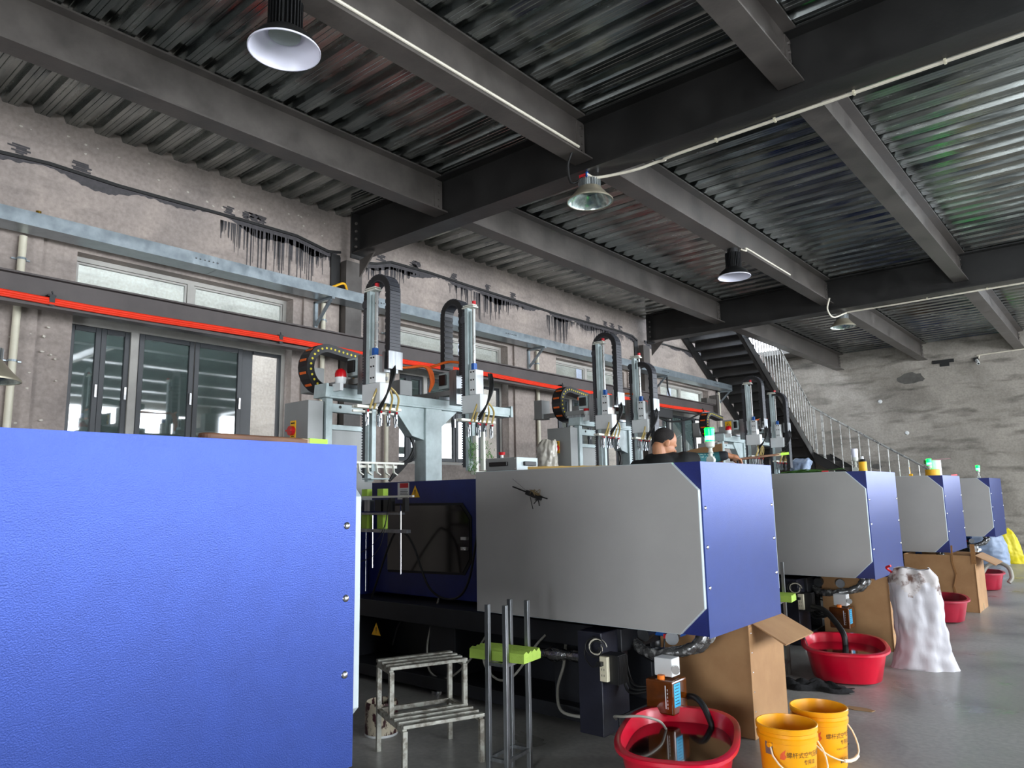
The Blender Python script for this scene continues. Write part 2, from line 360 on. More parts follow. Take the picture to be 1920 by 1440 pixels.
# pale nails and chipped spots
ch = MB()
for _ in range(60):
    yc = rnd.uniform(1.2, 5.2); zc = rnd.choice([rnd.uniform(2.2, 3.1), rnd.uniform(4.62, 4.9)]); s = rnd.uniform(.006, .016)
    if 2.3 < yc < 4.75 and zc < 3.9: yc = rnd.uniform(1.5, 2.3)
    ch.prism([(yc+s*math.cos(a*1.05)*rnd.uniform(.6, 1.5), zc+s*math.sin(a*1.05)*rnd.uniform(.4, 1)) for a in range(6)], 'x', XW, XW+.003 if zc > 4 else XW+.038)
ch.build('chipped_spots', m_out, wall_left, kind='stuff')

# windows
def window(k, y0, y1, mode):
    xw = -7.42; f = MB(); z0, z1, zt = 1.96, 3.82, 3.17; t = .045
    f.box(xw-.03, xw+.03, y0, y0+t, z0, z1); f.box(xw-.03, xw+.03, y1-t, y1, z0, z1); f.box(xw-.03, xw+.03, y0+t, y1-t, z0, z0+t); f.box(xw-.03, xw+.03, y0+t, y1-t, z1-t, z1)
    f.box(xw-.03, xw+.03, y0+t, y1-t, zt, zt+.07)
    ym = y0+(y1-y0)*.5; f.box(xw-.03, xw+.03, ym-.035, ym+.035, zt+.07, z1-t)
    win = kinded(f.build('window_%d' % (k+1), m_frame))
    for a, b in ((y0+t, ym-.035), (ym+.035, y1-t)):
        g = MB(); s = .018; A, B = a+.004, b-.004; C_, D = zt+.074, z1-t-.004
        g.box(xw-.012, xw+.02, A, A+s, C_, D); g.box(xw-.012, xw+.02, B-s, B, C_, D); g.box(xw-.012, xw+.02, A+s, B-s, C_, C_+s); g.box(xw-.012, xw+.02, A+s, B-s, D-s, D)
        fr = g.build('upper_light', m_frame, win); MB().box(xw, xw+.005, A+s, B-s, C_+s, D-s).build('pane', m_glass, fr)
    sc = (y1-y0)/2.29
    # sliding sashes: two on the left, two in the middle, the right part slid open
    for a, b, dx in [(0.03, .31, 0), (.31, .575, 0), (.65, 1.205, .035), (1.215, 1.75, .035)]:
        a, b = y0+a*sc, y0+b*sc; g = MB(); s = .05; zz0, zz1 = z0+t+.002, zt-.002; X0, X1 = xw-.018+dx, xw+.018+dx
        g.box(X0, X1, a, a+s, zz0, zz1); g.box(X0, X1, b-s, b, zz0, zz1); g.box(X0, X1, a+s, b-s, zz0, zz0+s); g.box(X0, X1, a+s, b-s, zz1-s, zz1)
        sa = g.build('sash', m_sash, win, bevel=.004); MB().box(xw+dx-.003, xw+dx+.003, a+s, b-s, zz0+s, zz1-s).build('pane', m_tint, sa)
        MB().box(X1, X1+.02, b-s*.7, b-s*.3, 2.5, 2.62).build('latch', m_screw, sa)
    MB().box(xw-.03, xw+.04, y0+.575*sc, y0+.65*sc, z0+t, zt).build('mullion', m_frame, win)
    MB().box(xw-.02, xw+.0, y0+1.75*sc, y0+1.9*sc, z0+t, zt).build('mullion', m_sash, win)
    MB().box(xw-.02, xw+.02, y1-t-.03, y1-t, z0+t, zt).build('track', m_sash, win)
    MB().box(xw-.02, xw+.02, y0+1.9*sc, y1-t-.03, zt-.035, zt).build('track', m_sash, win)
for k, (a, b) in enumerate(WIN): window(k, a, b, 0)
# ================================================================== MOULDING MACHINES
m_dark = M('black_metal', '0c0d10', .6, var=.3)  # near-black metal of the door window frames
m_win = M('smoked_door_window', '16120f', .14, 0, var=.3, scale=2, coat=.6)
m_yel = M('warning_yellow', 'f2b51a', .5, var=.03)
m_redl = M('label_red', 'c8222a', .5, var=.03)
m_ink = M('black_ink', '161514', .6, var=.05)
m_orange = M('orange_cap', 'ef7a12', .45, var=.04)
m_cyan = M('cyan_label', '38a9d6', .5, var=.04)
m_amber = M('amber_oil', '5a2c08', .1, var=.3, coat=.5)
m_motor = M('blue_valve_paint', '1b57a4', .4, var=.1)
m_wrap = M('clear_plastic_wrap', '3f3f3e', .14, 0, col2='a5a5a2', scale=22, bump=1, bscale=26, coat=1., lo=.5, hi=.7)
m_foil = M('crinkled_foil', '6d6d6e', .15, 1, col2='c0c0c2', scale=20, bump=1, bscale=30)
m_valve = M('dark_valve_steel', '5a5c5e', .35, .6, var=.2)
m_hose = M('grey_hose', '8d8b82', .45, var=.1)
m_ivory = M('ivory_plastic', 'd6cfb4', .45, var=.04)
m_greenl = M('lime_block', 'a9cc4a', .6, var=.06)
X0 = -1.95
def triangle_sign(mb, mi, c, ux, uy, s):
    c, ux, uy = Vector(c), Vector(ux), Vector(uy); n = ux.cross(uy)
    mb.add([c-ux*s/2, c+ux*s/2, c+uy*s*.87], [(0, 1, 2)])
    c2 = c+n*.0015
    mi.add([c2+ux*a+uy*b for a, b in ((-s*.03, s*.12), (s*.03, s*.12), (s*.03, s*.2), (-s*.03, s*.2))], [(0, 1, 2, 3)])
    mi.add([c2+ux*a+uy*b for a, b in ((-s*.03, s*.25), (s*.03, s*.25), (s*.05, s*.55), (-s*.05, s*.55))], [(0, 1, 2, 3)])
def machine(yn, label, full, w=1.09, grp='injection moulding machines in a row', zt=1.69):
    t = thing('injection_moulding_machine', label, 'machine', (X0, yn, 0), 0, grp)
    xa, zb = X0, .70
    # clamp cover: blue body, open underneath
    b = MB(); b.box(xa-.0015, xa-1.77, yn, yn+w, zb, zt)
    body = b.build('clamp_cover', m_navy, t)
    MB().box(xa-.0015, xa+.004, yn, yn+w, zb-.01, zt).build('end_cover', m_blue, t)
    P = [(xa-1.77, zb), (xa-.165, zb), (xa-.004, zb+.155), (xa-.004, zt-.165), (xa-.17, zt), (xa-1.77, zt)]
    for a, b_ in ((yn-.028, yn-.001), (yn+w+.001, yn+w+.028)):
        e = MB().prism(P, 'y', a, b_).build('side_panel', m_edge, t, bevel=.002)
        pi = [(xa-1.765, zb+.004), (xa-.167, zb+.004), (xa-.009, zb+.157), (xa-.009, zt-.167), (xa-.172, zt-.004), (xa-1.765, zt-.004)]
        s = -1 if a < yn else 1; yy = a if s < 0 else b_
        MB().prism(pi, 'y', yy+s*.0015, yy).build('panel_face', m_grey, e)
    for yy in (yn+.035, yn+w-.035):
        for z in (1.42, 1.195, .965): MB().lathe((0, 0, 0), [(0, .007), (.006, .0065), (.011, .003), (.012, 0)], 12).build('screw', m_screw, t, smooth=True, world=False).matrix_local = Matrix.Translation((.004, yy-yn, z)) @ Matrix.Rotation(PI/2, 4, 'Y')
    # mould area cover with the sliding door window
    yd = yn+.35; x1, x2 = xa-1.77, xa-3.46
    MB().box(x1, x2, yd, yn+w+.0, .69, 1.654).build('mould_cover', m_navy, t, bevel=.006)
    P = [(x1-.50, .91), (x1-.42, 1.02), (x1-.42, 1.33), (x1-.52, 1.445), (x1-1.36, 1.445), (x1-1.42, 1.40), (x1-1.42, .89)]
    wn = MB().prism(P, 'y', yd-.012, yd-.001).build('door_window', m_win, t)
    MB().prism([(u+(-.0 if u < x1-.9 else .02), v+(.02 if v > 1.2 else -.02)) for u, v in P], 'y', yd-.006, yd-.0005).build('window_frame', m_dark, t)
    for z in (1.10, 1.18): MB().box(x1-.50, x1-.44, yd-.03, yd-.012, z-.012, z+.012).build('handle', m_chrome, t)
    # injection side behind
    MB().box(x2-.02, xa-4.9, yn+.15, yn+w-.1, .66, 1.42).build('injection_cover', m_navy, t, bevel=.01)
    # bed frame and legs
    b = MB(); b.box(xa-.66, xa-4.9, yn+.12, yn+w-.12, .52, .66)
    for x in (xa-.96, xa-2.2, xa-3.45): b.box(x-.3, x-.02, yn+.2, yn+w-.2, .05, .53)
    b.box(xa-.7, xa-4.7, yn+.55, yn+.6, .1, .6)
    b.box(xa-.68, xa-4.8, yn+.10, yn+w-.1, .05, .14)
    b.build('machine_bed', m_mdark, t, bevel=.004)
    MB().box(xa-.87, xa-.69, yn-.065, yn+.24, .05, .66).build('leg', m_leg, t, bevel=.006)
    for x in (xa-.75, xa-2.4):
        for y in (yn+.2, yn+w-.2):
            m = MB(); m.cyl((x, y, 0), (x, y, .025), .06, n=16); m.cyl((x, y, .025), (x, y, .09), .016, n=10); m.build('levelling_foot', m_screw, t, smooth=True)
    if not full: return t
    # hydraulic valve cluster under the end cover
    y = yn+.42; MB().cyl((xa-.62, y-.1, .60), (xa-.62, y+.02, .63), .045, n=18).build('valve_solenoid', m_valve, t, smooth=True); MB().cyl((xa-.45, y, .61), (xa-.40, y-.12, .605), .042, n=18).build('valve_solenoid', m_valve, t, smooth=True)
    MB().box(xa-.60, xa-.42, y, y+.12, .585, .67).build('valve_body', m_motor, t, bevel=.012)
    MB().box(xa-.50, xa-.46, y-.05, y-.02, .585, .612).build('valve_plug', m_redl, t)
    MB().tube(spline([(xa-.50, y-.03, .59), (xa-.51, y-.05, .5), (xa-.6, y, .42), (xa-.75, y+.05, .45)]), .006).build('wire', m_rub, t)
    # plastic wrapped hose loop
    for dx, dy in ((0, 0), (.03, .05)):
        pts = spline([(xa-.20+dx, yn+.30+dy, .70), (xa-.19+dx, yn+.28+dy, .63), (xa-.27+dx, yn+.25+dy, .56), (xa-.42, yn+.22+dy, .525), (xa-.56, yn+.24, .52), (xa-.68, yn+.3, .56)], 8)
        rr = [.032+.004*math.sin(i*.9+dx*50)+.002*math.sin(i*2.3) for i in range(len(pts))]
        MB().tube(pts, .03, 12, rr).build('wrapped_hose', m_wrap, t, smooth=True)
    for k in range(3):
        MB().tube(spline([(xa-.68, yn+.18, .5), (xa-.58-.02*k, yn+.12, .34-.025*k), (xa-.40+.02*k, yn+.14, .38), (xa-.33, yn+.2, .52)]), .009).build('cable', m_rub, t, smooth=True)
    # lubrication pump: white head, orange cap, smoked reservoir with labels
    xl, yl = xa-.31, yn+.08; dz = .09
    MB().box(xl-.10, xl+.02, yl, yl+.10, .425, .53).build('pump_head', m_white, t, bevel=.006)
    g = MB(); g.cyl((xl+.035, yl+.01, .475), (xl+.055, yl-.02, .475), .024, n=18); g.build('pressure_gauge', m_chrome, t, smooth=True)
    MB().cyl((xl-.045, yl-.02, .415), (xl-.045, yl-.02, .437), .022, n=18).build('filler_cap', m_orange, t, smooth=True)
    r = MB().box(xl-.13, xl+.05, yl-.06, yl+.12, .225, .415).build('oil_reservoir', m_amber, t, bevel=.01)
    MB().box(xl+.0505, xl+.052, yl-.045, yl+.03, .27, .40).build('label', m_cyan, r)
    m = MB()
    for k in range(7): m.box(xl+.052, xl+.0525, yl-.035, yl+.02-.004*(k % 3), .386-.017*k, .390-.017*k)
    m.build('label_print', m_ink, r)
    m = MB(); m.box(xl-.0, xl+.006, yl-.0615, yl-.06, .26, .39)
    for k in range(6): m.box(xl+.014, xl+.017, yl-.0615, yl-.06, .26+.02*k, .272+.02*k)
    m.build('level_marks', m_white, r)
    # fan box with ribs, cable coil and power strip on the leg
    b = MB(); b.box(xa-.688, xa-.57, yn-.07, yn+.03, .37, .54)
    for k in range(9): b.box(xa-.57, xa-.562, yn-.065+.01*k, yn-.060+.01*k, .375, .535)
    b.build('ribbed_box', m_blk, t)
    ps = MB().box(xa-.685, xa-.63, yn-.10, yn-.07, .385, .53).build('power_strip', m_ivory, t, bevel=.004)
    m = MB()
    for z in (.415, .45):
        for dx in (-.01, .006): m.box(xa-.66+dx, xa-.657+dx, yn-.1015, yn-.10, z, z+.012)
    m.build('socket_holes', m_ink, ps); MB().box(xa-.69, xa-.655, yn-.13, yn-.10, .478, .502).build('plug', m_blk, ps)
    for k, (rr_, r0) in enumerate(((.055, .004), (.04, .003), (.07, .003))):
        pts = [(xa-.70+rr_*math.cos(a*.5), yn-.075-.012*k-.004*a, .585+rr_*.8*math.sin(a*.5)) for a in range(14)]
        MB().tube(pts, r0+.001).build('cable_coil', m_cable_w if k == 0 else m_rub, t, smooth=True)
    MB().tube(spline([(xa-.67, yn-.125, .485), (xa-.72, yn-.13, .47), (xa-.80, yn-.09, .52), (xa-.78, yn-.09, .6), (xa-.72, yn-.08, .64)]), .004).build('cable', m_rub, t, smooth=True)
    # foil wrapped pipe across the open bay, grey drain hoses
    pts = [(xa-.93-.06*i, yn+.08, .47-.003*i) for i in range(11)]; rr = [.04+.010*math.sin(i*2.1)+.006*math.sin(i*5) for i in range(11)]
    MB().tube(pts, .05, 12, rr).build('foil_wrapped_pipe', m_foil, t)
    return t
machines = []
ML = [(.42, 'nearest blue moulding machine filling the lower left corner, only its blue end cover showing fully'),
      (4.003, 'blue and grey moulding machine in the middle, wire debris stuck on its grey panel'),
      (7.44, 'second grey panelled moulding machine beyond the central one, with the unlit white beacon on top'),
      (11.0, 'third moulding machine beyond the central one, carrying the paper roll and yellow tape'),
      (14.93, 'farthest moulding machine at the end of the row, nearest the back wall')]
for k, (y, l) in enumerate(ML): machines.append(machine(y, l, k >= 1, 1.09 if k < 3 else (1.2 if k == 3 else 1.37), zt=1.69 if k else 1.677))
# stickers on the mould cover of the middle machine
m1 = machines[1]; yd = 4.003+.35
lab = MB().box(-5.02, -4.87, yd-.003, yd-.001, 1.50, 1.645).build('notice_label', m_white, m1)
m = MB(); m.box(-4.99, -4.88, yd-.0045, yd-.003, 1.60, 1.64); m.build('label_header', m_redl, lab)
m = MB()
for k in range(6): m.box(-4.985, -4.885-.01*(k % 2), yd-.0045, yd-.003, 1.515+.013*k, 1.519+.013*k)
m.build('label_print', m_ink, lab)
sg, si = MB(), MB(); triangle_sign(sg, si, (-4.79, yd-.004, 1.515), (1, 0, 0), (0, 0, 1), .12); s_ = sg.build('warning_sign', m_yel, m1); si.build('sign_print', m_ink, s_)
sg, si = MB(), MB(); triangle_sign(sg, si, (-5.1, 4.19, .36), (1, 0, 0), (0, 0, 1), .12)
s_ = sg.build('warning_sign', m_yel, m1); si.build('sign_print', m_ink, s_)
# grey hoses and dark cables hanging at the open side of the middle machine
for pts, r, mt in (([(-4.45, 4.3, .70), (-4.47, 4.22, .45), (-4.48, 4.2, .3), (-4.4, 4.16, .16), (-4.2, 4.15, .14), (-4.0, 4.2, .3), (-3.86, 4.3, .55)], .008, m_hose),
                   ([(-3.75, 4.2, .60), (-3.76, 4.1, .45), (-3.72, 4.05, .32), (-3.55, 4.0, .25), (-3.4, 4.0, .30), (-3.25, 4.05, .5), (-3.2, 4.1, .57)], .008, m_hose),
                   ([(-3.1, 4.2, .56), (-3.05, 4.1, .4), (-3.07, 4.05, .25), (-3.0, 4.0, .13), (-2.8, 4.02, .12), (-2.7, 4.02, .12)], .010, m_hose),
                   ([(-3.88, 4.3, 1.62), (-3.92, 4.22, 1.3), (-4.02, 4.2, .86), (-4.2, 4.2, .72), (-4.4, 4.15, .80), (-4.53, 4.1, 1.12), (-4.66, 4.1, 1.23), (-4.80, 4.1, 1.18), (-5.2, 4.2, .62)], .009, m_rub),
                   ([(-4.7, 4.32, .62), (-4.8, 4.2, .5), (-4.9, 4.2, .3)], .006, m_rub)):
    MB().tube(spline(pts), r).build('hose', mt, m1, smooth=True)

# ================================================================== BEACONS ON THE MACHINE TOPS
m_green_on = M('green_beacon_lit', (.0, .9, .25), .3, emit=(.0, 1., .006), es=18, var=.01)
m_core = M('beacon_led_core', (.6, 1, .9), .3, emit=(.03, 1, .25), es=8, var=.01)
m_clear_l = M('unlit_beacon_lens', 'dfe0ef', .25, var=.02, coat=.3)
m_bea = M('beacon_housing', 'c9ccc2', .5, var=.04)
def beacon(x, y, z, lit, label, lean=0):
    t = thing('signal_beacon', label, 'beacon', (x, y, z), 0, 'signal beacons on the machines')
    m = MB(); m.cyl((x, y-.016, z+.028), (x, y+.016, z+.028), .026, n=20); m.box(x-.03, x+.03, y-.02, y+.02, z, z+.012); m.build('pivot_foot', m_bea, t, smooth=True)
    m = MB(); m.lathe((x, y, z), [(.012, .03), (.012, .07), (.018, .078), (.013, .09), (.012, .105), (.028, .115), (.031, .146), (.029, .15)], 20); m.build('stem', m_bea, t, smooth=True)
    m = MB(); m.lathe((x, y, z), [(.027, .148), (.028, .155), (.032, .232), (.028, .238), (0, .24)], 24); m.build('lens', m_green_on if lit else m_clear_l, t, smooth=True)
    if lit: m = MB(); m.lathe((x, y, z), [(.0292, .158), (.0308, .186)], 24); m.build('led_ring', m_core, t, smooth=True)
    return t
beacon(-2.11, 4.50, 1.69, True, 'large lit green beacon beside the worker arm on the central machine')
beacon(-2.16, 7.92, 1.69, False, 'unlit white beacon on the second grey machine, next to the yellow spray can')
beacon(-2.19, 11.55, 1.69, True, 'lit green beacon beside the yellow tape roll')
beacon(-2.2, 15.7, 1.69, True, 'smallest lit green beacon, on the farthest machine')
# ================================================================== TAKE-OUT ROBOTS
m_chain = M('cable_chain_black', '1d1d1f', .45, var=.25, scale=20)
m_chain2 = M('cable_chain_shell', '3a3b40', .4, var=.1)
m_dot = M('yellow_chain_pin', 'd9c83a', .5, var=.05)
m_orw = M('orange_cable', 'e0641c', .45, var=.05)
m_dome = M('red_lamp_dome', 'c3101a', .25, var=.04, coat=.4)
m_gold = M('clear_air_tube', 'b09a5e', .25, var=.15, coat=.5)
m_rail = M('white_profile', 'd9d8cc', .4, var=.05)
m_twig = M('green_plastic_twig', '4f7a35', .6, var=.2)
def chain_u(t, xl, xr, y, z0l, z0r, ztop, w=.11):
    """energy chain: up on the left, over, down on the right; shell on the outside, open ladder inside"""
    r = (xr-xl)/2; xc = (xl+xr)/2; zc = ztop-r; pts = [(xl, y, z0l+(zc-z0l)*i/10) for i in range(10)]
    pts += [(xc-r*math.cos(a*PI/12), y, zc+r*math.sin(a*PI/12)) for a in range(13)]
    pts += [(xr, y, zc-(zc-z0r)*i/10) for i in range(1, 11)]
    a = MB().ribbon(pts, w, .045, (0, 1, 0)).build('cable_chain', m_chain, t)
    m = MB(); P = [Vector(p) for p in pts]
    for k in range(len(P)-1):                       # outer shell plates, one per link
        for f in (.25, .75):
            c = P[k].lerp(P[k+1], f); d = (P[k+1]-P[k]); L = d.length*.46; d.normalize(); n = d.cross(Vector((0, 1, 0))); n = -n if n.dot(c-Vector((xc, y, zc if c.z > zc else c.z))) < 0 else n
            m.bar(c-d*L/2+n*.026, c+d*L/2+n*.026, w*.98, .008, up=n)
    m.build('chain_shell', m_chain2, a)
    m = MB()
    for k in range(len(P)-1):                       # ladder bars on the inside
        c = P[k].lerp(P[k+1], .5); d = (P[k+1]-P[k]).normalized(); n = d.cross(Vector((0, 1, 0))); n = -n if n.dot(c-Vector((xc, y, zc if c.z > zc else c.z))) > 0 else n
        m.bar(c+n*.026-Vector((0, w/2, 0)), c+n*.026+Vector((0, w/2, 0)), .03, .008, up=n)
    m.build('chain_bars', m_chain2, a)
def big_chain(t, x, yb, z0, z1, yend, w=.13):
    """traverse chain: C-shaped bend at the near end of the beam, yellow pins on its flanks"""
    r = (z1-z0)/2; zc = (z0+z1)/2; pts = [(x, yend-(yend-yb)*i/5, z1-.05*(1-i/5)) for i in range(5)]
    pts += [(x, yb-r*math.sin(a*PI/12), zc+r*math.cos(a*PI/12)) for a in range(13)]
    pts += [(x, yb+.1, z0), (x, yb+.45, z0-.005)]
    c = MB().ribbon(pts, w, .07, (1, 0, 0)).build('traverse_chain', m_chain, t)
    m = MB(); P = [Vector(p) for p in pts]
    for k in range(len(P)-1):
        for f in ((.5,) if 5 <= k < 17 else (.25, .75)):
            p = P[k].lerp(P[k+1], f); m.cyl((p.x+w/2-.002, p.y, p.z), (p.x+w/2+.004, p.y, p.z), .010, n=8)
    m.build('pins', m_dot, c)
    m = MB()
    for k in range(6, 16, 2):
        p = P[k]; d = (P[k+1]-P[k-1]).normalized(); n = Vector((1, 0, 0)).cross(d); n = n if n.y < 0 or abs(n.z) > .9 else -n
        q = p+Vector((0, -abs(n.y), n.z if p.z > zc else n.z)).normalized()*.034; m.bar(q-Vector((.04, 0, 0)), q+Vector((.04, 0, 0)), .02, .012, up=n)
    m.build('wires_in_chain', m_orw, c)
def finger(t, x, y, z, h=.10, i=0):
    mb, mr = MB(), MB()
    mb.box(x-.012, x+.012, y-.008, y+.008, z-h*.45, z); mb.box(x-.007, x+.007, y-.018, y-.012, z-h*.75, z-h*.3); mb.box(x-.007, x+.007, y+.008, y+.014, z-h*.75, z-h*.3)
    mb.box(x-.016, x-.006, y-.006, y+.006, z-h, z-h*.6); mb.box(x+.004, x+.014, y-.006, y+.006, z-h*.95, z-h*.6)
    mr.cyl((x+.014, y, z-.01), (x+.026, y-.01, z-.004), .008, n=8)
    mr.build('air_nipple', m_redl, mb.build('gripper_finger', m_steel, t))
def arm(t, y, ztop, zbot, chl, gz, kind, ctop=None, cr=2.60, px=-4.88):
    xa = px+(.49 if kind == 1 else .40)                                              # vertical arm axis
    # carriage on the beam and crosswise slide (along the machine axis)
    MB().box(px-.10, px+.10, y-.07, y+.17, 2.40, 2.425).build('carriage', m_steel, t)
    s = MB(); s.bar((px-.62, y+.06, 2.465), (px+.36, y+.06, 2.465), .05, .05); s.bar((px-.62, y+.14, 2.465), (px+.36, y+.14, 2.465), .02, .03); s.build('crosswise_rail', m_alu2, t, bevel=.003)
    MB().box(px-.64, px-.52, y+.0, y+.16, 2.43, 2.66).build('slide_end_plate', m_alu2, t, bevel=.004)
    mo = MB().box(px+.02, px+.15, y-.0, y+.13, 2.50, 2.65).build('servo_motor', m_alu, t, bevel=.006); MB().box(px+.04, px+.13, y-.02, y-.001, 2.53, 2.63).build('motor_face', m_blk, mo, bevel=.006)
    MB().box(px+.17, px+.26, y-.01, y+.12, 2.34, 2.66).build('slide_plate', m_steel, t, bevel=.003)
    # gear box / belt housing on the vertical arm
    MB().box(xa-.12, xa+.10, y-.05, y+.05, 2.24, 2.40).build('belt_housing', m_white, t, bevel=.005)
    b = MB().box(xa-.02, xa+.06, y-.06, y+.04, 2.40, 2.62).build('arm_clamp', m_white, t, bevel=.003)
    m = MB()
    for z in (2.44, 2.53, 2.60):
        for dx in (.005, .035): m.cyl((xa+dx, y-.066, z), (xa+dx, y-.06, z), .007, n=8)
    m.build('clamp_bolts', m_ink, b)
    MB().box(xa-.002, xa+.03, y-.05, y-.01, 2.62, 2.68).build('air_fitting', m_motor, t)
    # vertical arm: two profiles, rack, rod
    a = MB(); a.box(xa-.10, xa-.06, y-.03, y+.03, zbot+.02, ztop); a.box(xa-.045, xa-.025, y-.02, y+.02, zbot+.1, ztop-.03)
    va = a.build('vertical_arm', m_alu, t, bevel=.003)
    MB().box(xa-.018, xa-.006, y-.012, y+.012, 2.3, ztop-.01).build('guide_rod', m_chrome, t)
    m = MB(); m.box(xa-.145, xa-.12, y-.018, y+.018, zbot+.05, ztop-.12)
    for k in range(int((ztop-zbot-.2)/.022)): m.box(xa-.16, xa-.145, y-.016, y+.016, zbot+.07+k*.022, zbot+.08+k*.022)
    m.build('toothed_rack', m_chain2, t)
    m = MB(); m.box(xa-.13, xa+.01, y-.035, y+.035, ztop, ztop+.012); m.box(xa-.12, xa-.0, y-.03, y+.03, ztop+.02, ztop+.03); m.build('top_plate', m_rail, t)
    m = MB(); m.cyl((xa-.125, y-.028, ztop-.10), (xa-.125, y+.028, ztop-.10), .036, n=20); m.build('belt_pulley', m_chain2, t, smooth=True)
    m = MB(); m.cyl((xa-.01, y, ztop+.03), (xa-.01, y, ztop+.06), .018, n=10); m.build('buffer', m_redl, t)
    # energy chain loop and its bracket
    xl, xr = (xa-.40, xa-.165) if kind == 1 else (xa-.13, xa+.14)
    chain_u(t, xl, xr, y+.04, chl, cr, ctop or ztop+.10)
    if kind != 1: MB().box(xa+.10, xa+.125, y-.03, y+.11, 2.48, 2.64).build('chain_bracket', m_steel, t); MB().box(xa+.165, xa+.178, y-.03, y+.11, 2.50, 2.64).build('chain_bracket', m_steel, t)
    for k in range(3):
        MB().tube(spline([(xa+.14, y+.02+.02*k, 2.58), (xa+.17+.02*k, y, 2.44), (xa+.16, y-.03, 2.30), (xa+.06, y-.03, 2.16+.02*k)]), .008).build('hose', m_rub, t, smooth=True)
    # gripper frame along the beam direction, fingers and golden air tubes
    yA, yB = y-.20, y+.24
    g = MB(); g.box(xa-.05, xa-.03, yA, yB, gz, gz+.022); g.box(xa+.0, xa+.02, yA, yB, gz, gz+.022)
    if kind == 0: g.box(xa-.05, xa-.03, yA+.0, yB, gz-.03, gz-.012)
    gr = g.build('gripper_frame', m_rail, t, bevel=.002)
    MB().box(xa-.06, xa+.03, y-.03, y+.03, gz+.02, 2.30).build('wrist_block', m_alu2, t, bevel=.003)
    for i, (dx, dy) in enumerate(((-.04, -.06), (.01, -.10), (-.03, .05), (.01, .03), (-.02, .14), (.02, .18))): finger(t, xa+dx, y+dy, gz-.005-.01*(i % 2), .12, i)
    for i, dy in enumerate((-.08, -.04, .06, .12, .19)):
        MB().tube(spline([(xa+.02, y+.02, gz+.16), (xa+.05+.01*i, y+dy*.3, gz+.17), (xa+.06, y+dy*.9, gz+.10), (xa+.02, y+dy, gz)]), .0085).build('air_tube', m_gold, t, smooth=True)
    if kind == 0:   # lower bar with hooks
        m = MB(); m.box(xa-.02, xa+.0, yA-.04, yB+.05, 1.775, 1.79); m.box(xa-.05, xa-.03, yA, yB, 1.745, 1.765)
        for k in range(5):
            yy = yA+.04+.085*k; m.bar((xa-.01, yy, 1.775), (xa-.01, yy+.01, 1.71), .02, .008); m.bar((xa-.01, yy+.01, 1.71), (xa-.01, yy+.045, 1.69), .02, .008)
        m.build('hook_bar', m_rail, t); MB().box(xa-.09, xa+.02, y-.06, y+.12, 1.655, 1.665).build('foot_plate', m_alu, t)
    if kind == 1:   # long white ejector plates with green plastic twigs
        m = MB(); m.box(xa-.02, xa+.02, y-.02, y+.01, zbot, gz-.12); m.box(xa-.02, xa+.02, y+.075, y+.10, zbot+.02, gz-.08); m.box(xa-.03, xa+.03, y-.04, y+.12, zbot-.02, zbot+.01)
        pl = m.build('plates', m_rail, t)
        m = MB(); rn = random.Random(5)
        for k in range(150):
            c = Vector((xa+rn.uniform(-.03, .05), y+rn.choice([rn.uniform(-.09, -.02), rn.uniform(.10, .2)]), rn.uniform(zbot, zbot+.26))); e = c+Vector((rn.uniform(-.02, .02), rn.uniform(-.03, .03), rn.uniform(-.03, .05))); m.bar(c, e, .0035, .0035)
        m.build('plastic_twigs', m_twig, t, kind='stuff')
